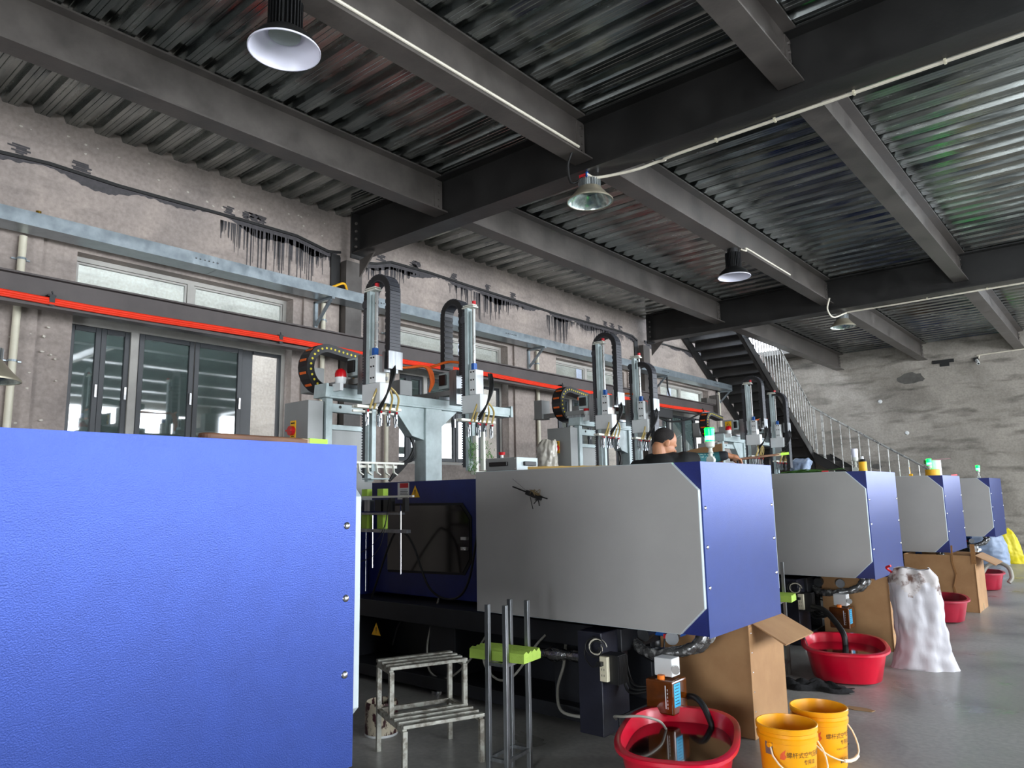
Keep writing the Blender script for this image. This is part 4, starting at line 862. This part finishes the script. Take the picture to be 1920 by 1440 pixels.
# two-step stool
t = thing('step_stool', 'worn grey steel two-step stool on the floor below the central machine', 'stool', (-3.37, 3.17, 0), 0)
A = Vector((-3.68, 3.05, 0)); U = Vector((.385, .923, 0)); V = Vector((.925, -.38, 0)); Z = Vector((0, 0, 1)); Lw = .465; D = .475
def leg(p, z0, z1): MB().bar(p+Z*z0, p+Z*z1, .028, .028, up=U).build('leg', m_stool, t, bevel=.002)
P0, P1 = A, A+U*Lw; M0_, M1_ = A+V*D*.5, A+U*Lw+V*D*.5; F0, F1 = A+V*D, A+U*Lw+V*D
for p in (P0, P1): leg(p, 0, .50)
for p in (M0_, M1_): leg(p, .23, .50)
for p in (F0, F1): leg(p, 0, .235)
for a, b, z in ((P0, M0_, .50), (P1, M1_, .50), (P0, F0, .235), (P1, F1, .235), (P0, P1, .235)): MB().bar(a+Z*z, b+Z*z, .026, .026).build('rail', m_stool, t, bevel=.002)
for k in range(4):
    q = V*(D*.5)*(k/3); MB().bar(P0+q+Z*.522-U*.014, P1+q+Z*.522+U*.014, .038, .020).build('slat', m_stool, t, bevel=.003)
for k in range(4):
    q = V*(D*.5)*(1+k/3); MB().bar(P0+q+Z*.258-U*.014, P1+q+Z*.258+U*.014, .038, .020).build('slat', m_stool, t, bevel=.003)
# four-post stands with lime foam
def stand(x, y, label, rz=0):
    t = thing('post_stand', label, 'stand', (x, y, 0), rz, 'four-post stands with lime foam'); a, b, H = .058, .115, .915
    pp = [(-a, -b), (a, -b), (-a, b), (a, b)]
    for px_, py_ in pp: MB().box(px_-.0125, px_+.0125, py_-.0125, py_+.0125, 0, H).build('post', m_steel, t, bevel=.0015, world=False)
    for z in (.11, .60):
        for (p, q) in (((-a, -b), (a, -b)), ((-a, b), (a, b)), ((-a, -b), (-a, b)), ((a, -b), (a, b))):
            MB().bar((p[0], p[1], z), (q[0], q[1], z), .018, .018).build('rail', m_steel, t, world=False)
    f = thing('foam_pad', 'pair of lime green foam strips lying across the %s' % ('foreground four-post stand' if y < 5 else 'farther four-post stand'), 'foam', (x, y, .612), rz, 'lime foam strips')
    for k in range(2):
        P = [(-.048+.0, .0), (.044, .0), (.048, .03), (.030, .058), (.0, .045), (-.02, .060), (-.046, .05)]
        MB().prism([(u+(-.045 if k == 0 else .042)*1.0, v) for u, v in P], 'x', -.2, .16).build('foam_strip', m_lime, f, world=False).rotation_euler = (0, 0, 0)
    return t
stand(-2.80, 3.243, 'galvanised four-post stand holding lime foam in front of the central grey panel', math.radians(8))
stand(-2.44, 6.25, 'galvanised four-post stand behind the central machine, lime foam on it', math.radians(8))
# paint-splashed can
m_can = M('splashed_can', '3d1018', .55, var=.3, col2='cfc4ac', scale=22, stretch=(1, 1, .5), lo=.47, hi=.52)
t = thing('paint_can', 'paint-splashed metal can behind the stool leg', 'can', (-3.93, 3.28, 0)); x, y = -3.93, 3.28
MB().lathe((x, y, 0), [(0, .004), (.10, .004), (.105, .012), (.105, .19), (.098, .205), (.095, .205), (.10, .19), (.10, .012), (0, .012)], 32).build('can_body', m_can, t, smooth=True); MB().lathe((x, y, 0), [(.106, .0), (.108, .006), (.106, .014)], 32).build('bottom_rim', m_white, t, smooth=True)
# white woven sack
m_sack = M('woven_sack', 'b2b0b4', .5, var=.06, scale=4, bump=.8, bscale=9, col2='c4c2c6', stretch=(1, 1, .45))
m_stain = M('stained_sack', 'b8b2b0', .55, col2='5d4238', scale=9, lo=.50, hi=.62, bump=.5, bscale=9); m_sack_b = M('blue_grey_sack', '8f9fb8', .45, var=.1, bump=.5, bscale=20); m_sack_y = M('yellow_sack', 'd3c21c', .5, var=.12, bump=.5, bscale=20)
def sack(x, y, wx, wy, h, label, mat, seed, corners=.12, lean=(0, 0), rz=0, stain=False):
    rn = random.Random(seed); n = 64; m = MB(); rows = 44; vs = []
    for j in range(rows):
        f = j/(rows-1); z = h*f; prof = (1+corners*(1-f)**10) * (.98-.10*f+.03*math.sin(f*7+seed)) * (1 if f < .9 else 1-.25*(f-.9)/.1); thick = wy*(.55+.45*math.sin(min(1, f*1.5+.12)*PI*.62)) * (1 if f < .86 else 1-.55*(f-.86)/.14)
        for i in range(n):
            a = 2*PI*i/n; c, s = math.cos(a), math.sin(a); k = (abs(c)**2.6+abs(s)**2.6)**(-1/2.6)
            w_ = .010*math.sin(a*4+f*3+seed)+.006*math.sin(a*9-f*7+seed)+.004*math.sin(a*15+f*9)*f+.004*math.sin(f*40+a*3)*(1-f)**2
            w_ += .016*mnoise.noise(Vector((c*2.2, s*2.2, f*5+seed)))+.009*mnoise.noise(Vector((c*6, s*6, f*12+seed)))
            vs.append((c*k*(wx*prof+w_)+lean[0]*f*f, s*k*(thick+w_)+lean[1]*f*f, z+.012*math.sin(a*3+seed)*f))
    fs = [(j*n+i, j*n+(i+1) % n, (j+1)*n+(i+1) % n, (j+1)*n+i) for j in range(rows-1) for i in range(n)]
    m.add(vs, fs+[tuple(range(n))[::-1]])
    t = thing('sack', label, 'sack', (x, y, 0), rz, None); m.build('sack_body', mat, t, smooth=True, world=False, ang=80)
    if stain:
        o_ = [c for c in t.children][0]; o_.data.materials.append(m_stain)
        for p in o_.data.polygons:
            if p.center.z > h*(.80+.07*math.sin(p.center.x*25)): p.material_index = 1
    top = vs[-n:]; zt = h
    m = MB(); m.add([(v[0]*.96, v[1]*.9, v[2]-.012) for v in top], [tuple(range(n))]); 
    m.build('gathered_mouth', mat, t, world=False)
    return t
s = sack(-1.56, 7.22, .205, .14, .83, 'tall white woven sack with brown-stained top, standing in front of the boxes', m_sack, 2, .22, (-.03, .0), math.radians(20), True)
MB().tube(spline([(-.19, -.02, .80), (-.23, -.06, .84), (-.2, -.1, .86)]), .01).build('red_tie', m_redl, s, world=False)
s = sack(-2.45, 17.8, .33, .24, .62, 'bulging blue-grey sack on the floor at the end of the row', m_sack_b, 5, .0, (-.05, 0))
s = sack(-2.12, 18.2, .20, .2, .70, 'yellow sack at the end of the row, beside the blue-grey sack', m_sack_y, 8, .25, (-.16, .0), math.radians(10))
# black cloth, scrap of cardboard
def lump(name, x, y, wx, wy, h, mat, seed, label, cat, rz=0, z=0):
    n = 28; m = MB(); rn = random.Random(seed); vs = []
    for j in range(n):
        for i in range(n):
            u, v = i/(n-1)*2-1, j/(n-1)*2-1; r = max(0, 1-(u*u)**1.2-(v*v)**1.2)
            vs.append((u*wx+.02*math.sin(v*6+seed), v*wy+.02*math.sin(u*7), h*r**.6*(.6+.4*math.sin(u*9+seed)*math.cos(v*7+seed*2))+.004))
    m.add(vs, [(j*n+i, j*n+i+1, (j+1)*n+i+1, (j+1)*n+i) for j in range(n-1) for i in range(n-1)])
    o = m.build(name, mat, None, smooth=True, ang=70); o.location = (x, y, z); o.rotation_euler = (0, 0, rz); return tag(o, label, cat)
lump('black_rag', -2.12, 6.02, .30, .10, .075, M('black_cloth', '121214', .9, bump=.6, bscale=40), 3, 'crumpled black rag on the floor before the second red tub', 'rag', math.radians(15))
o = MB().prism([(-.10, -.03), (-.02, -.05), (.09, -.03), (.10, .01), (.03, .04), (-.08, .03)], 'z', .001, .004).build('cardboard_scrap', m_card, None); o.location = (-1.66, 5.66, 0); tag(o, 'flat pale scrap lying alone on the open floor', 'scrap')

# drop-off rack with lime blocks beside the central machine
t = thing('drop_rack', 'small steel rack with lime blocks and thin rods beside the smoked door window', 'rack', (-4.95, 3.75, 0))
m = MB(); m.box(-4.98, -4.94, 3.73, 3.77, 0, 1.56); m.build('rack_post', m_blk, t)
MB().box(-4.94, -4.15, 3.74, 3.76, 1.515, 1.53).build('top_bar', m_rail, t); m = MB(); m.box(-4.94, -4.30, 3.74, 3.80, 1.385, 1.40); m.build('middle_bar', m_steel, t); MB().box(-4.94, -4.20, 3.73, 3.77, 1.25, 1.275).build('lower_bar', m_steel, t)
for x in (-4.36, -4.20): MB().box(x-.015, x+.015, 3.70, 3.74, 1.41, 1.51).build('rubber_foot', m_rub, t)
for x in (-4.80, -4.68, -4.55, -4.45): MB().box(x-.04, x+.03, 3.745, 3.79, 1.41, 1.50).build('clamp_block', m_blk if x > -4.6 else m_steel, t)
for x in (-4.74, -4.545): g = MB().box(x-.035, x+.035, 3.76, 3.81, 1.276, 1.384).build('lime_block', m_greenl, t); MB().box(x-.035, x+.035, 3.76, 3.81, 1.531, 1.585).build('lime_block', m_greenl, t)
for x, z0, z1 in ((-4.27, .95, 1.46), (-4.60, .98, 1.38), (-4.68, .8, 1.25)): MB().cyl((x, 3.735, z0), (x-.003, 3.735, z1), .006 if x > -4.65 else .002, n=8).build('rod', m_screw, t)
for k, pts in enumerate((((-4.4, 3.72, 1.5), (-4.42, 3.7, 1.3), (-4.55, 3.68, 1.15), (-4.75, 3.68, 1.08), (-4.93, 3.74, 1.07)), ((-4.4, 3.72, 1.42), (-4.47, 3.7, 1.15), (-4.62, 3.68, 1.04), (-4.93, 3.74, 1.02)))): MB().tube(spline(pts), .003).build('thin_wire', m_rub, t)
# wire debris magnet on the grey panel
t = thing('wire_debris', 'black magnet clump with wire bits stuck on the large grey panel', 'debris', (-3.18, 3.97, 1.51)); yq = 3.972
MB().bar((-3.23, yq-.012, 1.535), (-3.10, yq-.012, 1.490), .024, .032, up=(0, 0, 1)).build('magnet', m_blk, t, bevel=.004)
for p in (((-3.345, 1.575), (-3.22, 1.535), .005), ((-3.22, 1.53), (-3.04, 1.488), .0045), ((-3.19, 1.50), (-3.165, 1.42), .0025), ((-3.13, 1.48), (-3.155, 1.455), .003)):
    MB().tube([(p[0][0], yq-.02, p[0][1]), (p[1][0], yq-.024, p[1][1])], p[2], 6).build('wire_bit', m_rub, t)
MB().tube(spline([(-3.14, yq-.03, 1.48), (-3.11, yq-.035, 1.478), (-3.10, yq-.034, 1.44)]), .004, 6).build('wire_bit', m_rub, t); MB().tube([(-3.36, yq-.004, 1.63), (-3.23, yq-.02, 1.55)], .0008, 4).build('wire_bit', m_rub, t)
m = MB(); rn = random.Random(9)
for k in range(7): m.tube(spline([(-3.2+rn.uniform(0, .1), yq-.03, 1.52), (-3.18+rn.uniform(0, .1), yq-.04, 1.55), (-3.15+rn.uniform(0, .08), yq-.03, 1.51)], 4), .002, 5)
m.build('curly_wires', M('brown_wire', '6c5a3a', .5), t)

# ================================================================== THINGS ON THE MACHINE TOPS
zt = 1.69
t = thing('control_box', 'grey control box with black handles and red emergency button on the central machine', 'box', (-3.48, 4.2, zt), 0); x0, x1, y0, y1 = -3.66, -3.36, 4.02, 4.26
MB().box(x0, x1, y0, y1, zt+.001, zt+.095).build('box_body', m_edge, t, bevel=.003); MB().box(x0+.002, x1-.002, y0-.003, y0, zt+.004, zt+.093).build('front_plate', m_alu2, t)
MB().box(x0+.05, x1-.08, y0-.022, y0-.004, zt+.035, zt+.065).build('handle', m_blk, t, bevel=.004); MB().box(x1+.0, x1+.02, y0+.07, y1-.04, zt+.035, zt+.065).build('handle', m_blk, t, bevel=.004)
m = MB(); m.cyl((-3.57, 4.1, zt+.095), (-3.57, 4.1, zt+.12), .012, n=14); m.build('button_stem', m_white, t); m = MB(); m.cyl((-3.57, 4.1, zt+.12), (-3.57, 4.1, zt+.142), .022, .026, n=18); m.build('emergency_button', m_dome, t, smooth=True)
for x in (x0+.012, x1-.012):
    for z in (zt+.012, zt+.085): MB().cyl((x, y0-.006, z), (x, y0-.003, z), .005, n=8).build('screw', m_screw, t)
tag(MB().tube(spline([(-3.68, 4.2, zt+.03), (-3.75, 4.25, zt+.02), (-3.84, 4.36, 1.66), (-3.9, 4.5, 1.664)]), .012).build('box_cable', m_rub, None, smooth=True), 'thick black cable leaving the control box to the left', 'cable')
t = thing('bamboo_stick', 'pale bamboo stick lying on the central machine beside the control box', 'stick', (-3.1, 4.2, zt))
pts = [Vector((-3.26, 4.02, zt+.012)).lerp(Vector((-2.75, 4.32, zt+.010)), i/20) for i in range(21)]; MB().tube(pts, .01, 10, [.011-.004*i/20+(.003 if i in (4, 8, 13) else 0) for i in range(21)]).build('cane', M('bamboo', 'd2ac66', .5, var=.1), t, smooth=True)
def paddle(loc, rz, L, label, tilt=0):
    t = thing('wooden_scraper', label, 'scraper', loc, rz); t.rotation_euler = (0, tilt, rz); wd = M('worn_wood', '4a2c1b', .6, col2='7a5236', scale=5, stretch=(1, 6, 6))
    m = MB(); n = 14; P = [(-L/2+.015*0, .0)]
    out = [(-L/2+.02*(1-math.cos(a*PI/8)), .028*math.sin(a*PI/8)) for a in range(5)]+[(L*.1, .022), (L/2-.07, .013)]
    poly = out+[(u, -v) for u, v in reversed(out[1:])]
    MB().prism(poly, 'z', .001, .021).build('wooden_blade', wd, t, world=False, bevel=.005)
    MB().prism([(L/2-.12, .015), (L/2-.02, .012), (L/2-.02, -.012), (L/2-.12, -.015)], 'z', .0, .0195).build('tape_wrap', M('tape_wrap', 'b8a680', .6, var=.3, scale=40), t, world=False)
    MB().prism([(L/2-.07, .0145), (L/2, .012), (L/2, -.012), (L/2-.07, -.0145)], 'z', 0, .0215).build('neon_tip', M('neon_green_tip', 'a6e81c', .5), t, world=False)
    return t
paddle((-2.035, 1.235, 1.678), PI/2, .43, 'worn wooden scraper with neon green tip lying on the nearest blue machine')
# spray can, tapes and paper roll
t = thing('spray_can', 'yellow spray can with white nozzle on the second grey machine', 'can', (-2.10, 7.95, zt)); x, y = -2.10, 7.95
MB().lathe((x, y, zt), [(0, .001), (.036, .001), (.038, .006), (.038, .10), (.036, .104)], 24).build('can_body', m_yel, t, smooth=True); MB().lathe((x, y, zt), [(.036, .104), (.034, .118), (.024, .130), (0, .132)], 24).build('can_shoulder', m_blk, t, smooth=True); MB().cyl((x, y, zt+.13), (x, y, zt+.16), .014, .012, n=14).build('nozzle', m_white, t, smooth=True)
t = thing('tape_roll', 'wide yellow tape roll with black core on the third grey machine', 'tape', (-2.12, 11.35, zt)); MB().lathe((-2.12, 11.35, zt), [(.055, .001), (.09, .001), (.09, .085), (.055, .085), (.055, .001)], 28).build('tape_body', m_yel, t, smooth=True); MB().lathe((-2.12, 11.35, zt), [(.05, .001), (.0925, .001), (.0925, .008), (.0925, .088), (.05, .089), (.05, .001)][3:], 28).build('core', m_blk, t, smooth=True)
t = thing('paper_roll', 'white paper roll standing behind the yellow tape roll', 'paper roll', (-2.16, 11.72, zt)); MB().lathe((-2.16, 11.72, zt), [(.03, .001), (.085, .001), (.085, .22), (.03, .22), (.03, .001)], 28).build('paper', m_white, t, smooth=True); MB().box(-2.27, -2.2, 11.64, 11.70, zt+.17, zt+.225).build('dark_wrapper', m_blk, t)
o = MB().bar((-2.22, 11.72, zt+.23), (-2.0, 11.95, zt+.245), .03, .012).build('pliers_handle', M('dark_red_grip', '5a2326', .5), None); o.name = 'screwdriver'; tag(o, 'dark red screwdriver lying on top of the paper roll', 'tool')
t = thing('pliers', 'black pliers with red handles beside the paper roll', 'pliers', (-2.0, 12.0, zt)); m = MB(); m.bar((-2.3, 11.8, zt+.012), (-2.02, 12.0, zt+.012), .03, .02); m.build('jaws', m_blk, t); MB().bar((-2.03, 12.0, zt+.012), (-1.96, 12.1, zt+.016), .02, .02).build('grip', m_redl, t)
t = thing('yellow_clip', 'small yellow clip at the foot of the third beacon', 'clip', (-2.33, 11.1, zt)); MB().box(-2.35, -2.31, 11.06, 11.09, zt+.001, zt+.03).build('clip_body', m_yel, t); MB().tube([(-2.33, 11.075, zt+.03), (-2.34, 11.075, zt+.12)], .004).build('wire', m_yel, t)
MB2 = MB(); rn = random.Random(11)
for k in range(150):
    c = Vector((-2.55+rn.gauss(0, .09), 7.62+rn.gauss(0, .05), zt+.006+abs(rn.gauss(0, .010)))); a = rn.uniform(-.8, .8); e = Vector((math.cos(a)*.12, math.sin(a)*.10, rn.uniform(-.004, .012))); MB2.tube([c-e/2, c+Vector((0, 0, .008)), c+e/2], .002, 4)
tag(MB2.build('green_sprue_pile', m_twig, None), 'pile of thin green plastic sprues on the second grey machine', 'plastic scrap', kind='stuff')
t = thing('small_pliers', 'small pliers with red handles near the sprue pile, on the second machine', 'pliers', (-2.28, 7.5, zt)); m = MB(); m.bar((-2.30, 7.5, zt+.008), (-2.24, 7.5, zt+.008), .014, .012); m.build('jaws', m_screw, t); MB().bar((-2.36, 7.49, zt+.009), (-2.30, 7.5, zt+.009), .02, .014).build('grip', m_redl, t)
# plastic-wrapped roll and bag behind the central machine
m_pbag = M('translucent_bag', 'b9b3a6', .3, var=.15, bump=1, bscale=14, coat=.4)
s = sack(-4.97, 6.45, .13, .10, .46, 'crumpled translucent bag standing beside the second control cabinet', m_pbag, 6, .0, (.03, .0)); s.location.z = 1.66
tag(MB().box(-5.15, -4.8, 6.28, 6.62, .0, 1.655).build('side_cabinet', m_mdark, None), 'dark cabinet under the translucent bag, behind the central machine', 'cabinet')
s = sack(-4.35, 12.62, .16, .12, .40, 'blue-grey cloth bundle hanging among the arms of the farthest robot', m_sack_b, 9, .0, (.08, .0)); s.location.z = 1.66
o = MB().prism([(-5.0, .02), (-4.15, .02), (-4.15, 2.16), (-4.6, 2.10), (-5.0, 1.98)], 'y', 9.2, 9.21).build('cardboard_sheet', m_card, None); tag(o, 'brown cardboard sheet standing behind the worker\'s shoulder', 'cardboard')
# ================================================================== THE WORKER
m_skin = M('skin', 'b67d5c', .5, var=.06, scale=10); m_hair = M('cropped_black_hair', '1d1715', .85, var=.3, scale=60, bump=.5, bscale=300); m_shirt = M('black_tshirt', '101113', .85, var=.2, scale=6); m_sleeve = M('teal_arm_sleeve', '1c5a60', .8, var=.15, scale=120); m_cuff = M('dark_cuff', '1c1f26', .8); m_trou = M('dark_trousers', '20242c', .85); m_pr = M('pale_print', '9fb0a6', .7)
wk = thing('person', 'worker in black T-shirt and teal arm sleeve, back turned, reaching right behind the central machine', 'person', (-3.06, 5.62, .25))
AZ = math.radians(28.6); UX = Vector((math.cos(AZ), math.sin(AZ), 0)); VX = Vector((-math.sin(AZ), math.cos(AZ), 0))
def W_(u, v, z): return Vector((-3.06, 5.62, 0))+UX*u+VX*v+Vector((0, 0, z))
def cap_(mb, p, q, r0, r1, n=16, flat=1.0):
    p, q = Vector(p), Vector(q); d = q-p; L = d.length; d.normalize(); prof = []
    for k in range(6): a = PI/2*(1-k/5); prof.append((-r0*math.sin(a), r0*math.cos(a)))
    for k in range(6): a = PI/2*k/5; prof.append((L+r1*math.sin(a), r1*math.cos(a)))
    u = Vector((0, 0, 1)) if abs(d.z) < .9 else UX.copy(); a_ = d.cross(u).normalized(); b_ = d.cross(a_)
    vs = [p+d*s+(a_*math.cos(2*PI*i/n)+b_*flat*math.sin(2*PI*i/n))*max(r, .0006) for s, r in prof for i in range(n)]; m = len(prof)
    return mb.add(vs, [(k*n+i, k*n+(i+1) % n, (k+1)*n+(i+1) % n, (k+1)*n+i) for k in range(m-1) for i in range(n)]+[tuple(range(n))[::-1], tuple((m-1)*n+i for i in range(n))])
def ell(mb, c, axes, radii, n=24):
    c = Vector(c); vs = []; R = n//2+1
    for j in range(R):
        th = PI*j/(R-1)
        for i in range(n):
            ph = 2*PI*i/n; l = (math.sin(th)*math.cos(ph)*radii[0], math.sin(th)*math.sin(ph)*radii[1], math.cos(th)*radii[2])
            vs.append(c+axes[0]*l[0]+axes[1]*l[1]+axes[2]*l[2])
    return mb.add(vs, [(j*n+i, j*n+(i+1) % n, (j+1)*n+(i+1) % n, (j+1)*n+i) for j in range(R-1) for i in range(n)])
def remesh(o, v, sm=4):
    m = o.modifiers.new('fuse', 'REMESH'); m.mode = 'VOXEL'; m.voxel_size = v; m.use_smooth_shade = True
    s = o.modifiers.new('relax', 'SMOOTH'); s.factor = .5; s.iterations = sm; return o
FY = math.radians(62); FD = (UX*math.sin(FY)+VX*math.cos(FY)).normalized(); FT = (FD-Vector((0, 0, .30))).normalized(); SD = FD.cross(Vector((0, 0, 1))).normalized(); UPH = SD.cross(FT).normalized()  # face, side, head-up
HC = W_(.012, .02, 1.945)
b = MB()
ell(b, HC+UPH*.025, (FT, SD, UPH), (.100, .078, .095)); ell(b, HC+FT*.025-UPH*.045, (FT, SD, UPH), (.072, .062, .075)); cap_(b, HC+FT*.055-UPH*.09, HC+FT*.06-UPH*.095, .036, .034)
cap_(b, HC+FT*.088-UPH*.03, HC+FT*.112-UPH*.048, .012, .014, 10); ell(b, HC+FT*.09-UPH*.078, (FT, SD, UPH), (.016, .026, .010), 12)   # nose, mouth
cap_(b, HC+FT*.085+SD*.03-UPH*.005, HC+FT*.085-SD*.03-UPH*.005, .016, .016, 10)                                                     # brow
for s in (-1, 1): ell(b, HC+SD*s*.078-FT*.012-UPH*.02, ((FT*.9+SD*s*.4).normalized(), SD, UPH), (.021, .010, .033), 14)
cap_(b, HC-FT*.045-UPH*.06, W_(-.03, 0, 1.76), .056, .066)                       # neck
cap_(b, W_(-.03, 0, 1.70), W_(-.04, 0, 1.25), .13, .13, 20); cap_(b, W_(-.04, 0, 1.25), W_(-.04, 0, 1.12), .15, .15, 20)
for s in (-1, 1): cap_(b, W_(-.04+s*.10, 0, 1.10), W_(-.04+s*.11, .03, .72), .085, .062); cap_(b, W_(-.04+s*.11, .03, .72), W_(-.04+s*.11, -.01, .32), .058, .04); cap_(b, W_(-.04+s*.11, -.03, .29), W_(-.04+s*.12, .16, .28), .042, .032)
SR, ER, WR = W_(.165, .02, 1.785), W_(.36, .14, 1.800), W_(.525, .12, 1.825)
cap_(b, SR, ER, .052, .040); cap_(b, ER, WR, .042, .027)
SL_, EL, WL = W_(-.225, .0, 1.725), W_(-.27, .06, 1.42), W_(-.12, .25, 1.30)
cap_(b, SL_, EL, .050, .040); cap_(b, EL, WL, .040, .026)
# right hand: palm, four bent fingers and a thumb around the scraper handle
hd = (UX*.93+VX*.25+Vector((0, 0, -.28))).normalized(); hn = Vector((0, 0, 1)); hs = hd.cross(hn).normalized(); hu = hs.cross(hd).normalized()
cap_(b, WR, WR+hd*.075, .027, .033, 14, .8); PC = WR+hd*.07
for k, (off, L) in enumerate(((-.030, .060), (-.010, .068), (.010, .064), (.029, .052))):
    k0 = PC+hs*off+hd*.018; k1 = k0+hd*L*.55-hu*.008; k2 = k1+hd*L*.3-hu*.028; k3 = k2-hu*.022-hd*.004
    cap_(b, k0-hd*.03, k1, .0095, .0088, 10); cap_(b, k1, k2, .0086, .0078, 10); cap_(b, k2, k3, .0076, .007, 10)
cap_(b, WR+hd*.03-hs*.028, WR+hd*.075-hs*.046-hu*.02, .012, .010, 10); cap_(b, WR+hd*.075-hs*.046-hu*.02, WR+hd*.105-hs*.03-hu*.036, .0098, .008, 10)
h2 = (VX*.8+UX*.4-Vector((0, 0, .3))).normalized(); cap_(b, WL, WL+h2*.08, .028, .032, 14, .8); s2 = h2.cross(hn).normalized()
for off, L in ((-.028, .055), (-.009, .065), (.010, .06), (.028, .05)): p = WL+h2*.085+s2*off; cap_(b, p, p+h2*L*.6, .009, .008, 10); cap_(b, p+h2*L*.6, p+h2*L*.8-hn*.03, .008, .007, 10)
cap_(b, WL+h2*.03-s2*.03, WL+h2*.08-s2*.055, .012, .009, 10)
body = remesh(b.build('body', m_skin, wk, smooth=True), .0058, 2)
h = MB(); ell(h, HC+UPH*.034-FT*.012, (FT, SD, UPH), (.0985, .0805, .0915), 64)
hv = h; keep = [f for f in h.f if all(((Vector(h.v[i])-HC).dot(UPH) > -.002+.9*max(0, (Vector(h.v[i])-HC).dot(FT)-.0) or ((Vector(h.v[i])-HC).dot(FT) < -.035 and (Vector(h.v[i])-HC).dot(UPH) > -.055)) for i in f)]
h.f = keep; ho = h.build('hair', m_hair, wk, smooth=True, ang=80); so = ho.modifiers.new('thickness', 'SOLIDIFY'); so.thickness = .003
e = MB()
for s in (-1, 1): ell(e, HC+FT*.092+SD*s*.03-UPH*.018, (FT, SD, UPH), (.006, .012, .006), 10)
e.build('eyes', m_blk, wk, smooth=True)
c = MB(); cap_(c, W_(-.03, 0, 1.715), W_(-.04, 0, 1.2), .145, .15, 24); cap_(c, W_(-.04, 0, 1.2), W_(-.04, 0, 1.05), .165, .165, 24); cap_(c, W_(-.22, 0, 1.715), W_(.15, .01, 1.75), .085, .085, 20); cap_(c, W_(-.11, 0, 1.79), W_(.08, .01, 1.80), .062, .062, 20)
cap_(c, SR, SR.lerp(ER, .42), .080, .066, 20); cap_(c, SL_, SL_.lerp(EL, .75), .076, .068, 20)
remesh(c.build('tshirt', m_shirt, wk, smooth=True), .009, 5)
c = MB(); cap_(c, SR.lerp(ER, .34), ER, .059, .052, 24); cap_(c, ER, ER.lerp(WR, .80), .052, .040, 24); remesh(c.build('arm_sleeve', m_sleeve, wk, smooth=True), .007, 3)
c = MB(); cap_(c, ER.lerp(WR, .70), ER.lerp(WR, .90), .043, .038, 20); c.build('cuff', m_cuff, wk, smooth=True)
c = MB(); n0 = (-VX*.9+Vector((0, 0, .45))).normalized(); ad = (ER-SR).normalized(); au = n0.cross(ad).normalized()
for k in range(5):
    q = SR.lerp(ER, .62+.15*k)+n0*(.060-.003*k)+au*0; s = .014
    if k > 2: q = ER.lerp(WR, (k-2)*.22-.1)+n0*(.056-.003*k)
    for a0_, b0_ in (((-1, -1), (1, -1)), ((1, -1), (1, 1)), ((1, 1), (-1, 1)), ((-1, 1), (-1, -1))): c.bar(q+ad*s*a0_[0]*.8+au*s*a0_[1], q+ad*s*b0_[0]*.8+au*s*b0_[1], .005, .006, up=n0)
c.build('sleeve_print', m_pr, wk)
c = MB()
for s in (-1, 1): cap_(c, W_(-.04+s*.10, 0, 1.10), W_(-.04+s*.11, .03, .72), .105, .08); cap_(c, W_(-.04+s*.11, .03, .72), W_(-.04+s*.11, -.01, .34), .075, .062)
cap_(c, W_(-.12, 0, 1.12), W_(.04, 0, 1.12), .13, .13); remesh(c.build('trousers', m_trou, wk, smooth=True), .012, 4)
for s in (-1, 1): f = MB(); cap_(f, W_(-.04+s*.11, -.03, .302), W_(-.04+s*.12, .17, .295), .052, .045); f.build('shoe', m_blk, wk, smooth=True)
t = thing('standing_platform', 'low steel platform the worker stands on, behind the central machine', 'platform', (-3.06, 5.62, 0)); c = W_(-.04, .05, 0)
MB().box(c.x-.32, c.x+.32, c.y-.25, c.y+.25, .225, .25).build('deck', m_stool, t)
for sx in (-.3, .3):
    for sy in (-.23, .23): MB().box(c.x+sx-.015, c.x+sx+.015, c.y+sy-.015, c.y+sy+.015, 0, .225).build('leg', m_stool, t)
g0 = PC+hd*.03-hu*.022; dirv = (UX*.97+VX*.18+Vector((0, 0, .10))).normalized(); gc = g0+dirv*.19
t = paddle(tuple(gc), math.atan2(dirv.y, dirv.x), .50, 'brown wooden scraper with neon green tip held in the worker\'s right hand', -math.asin(dirv.z))
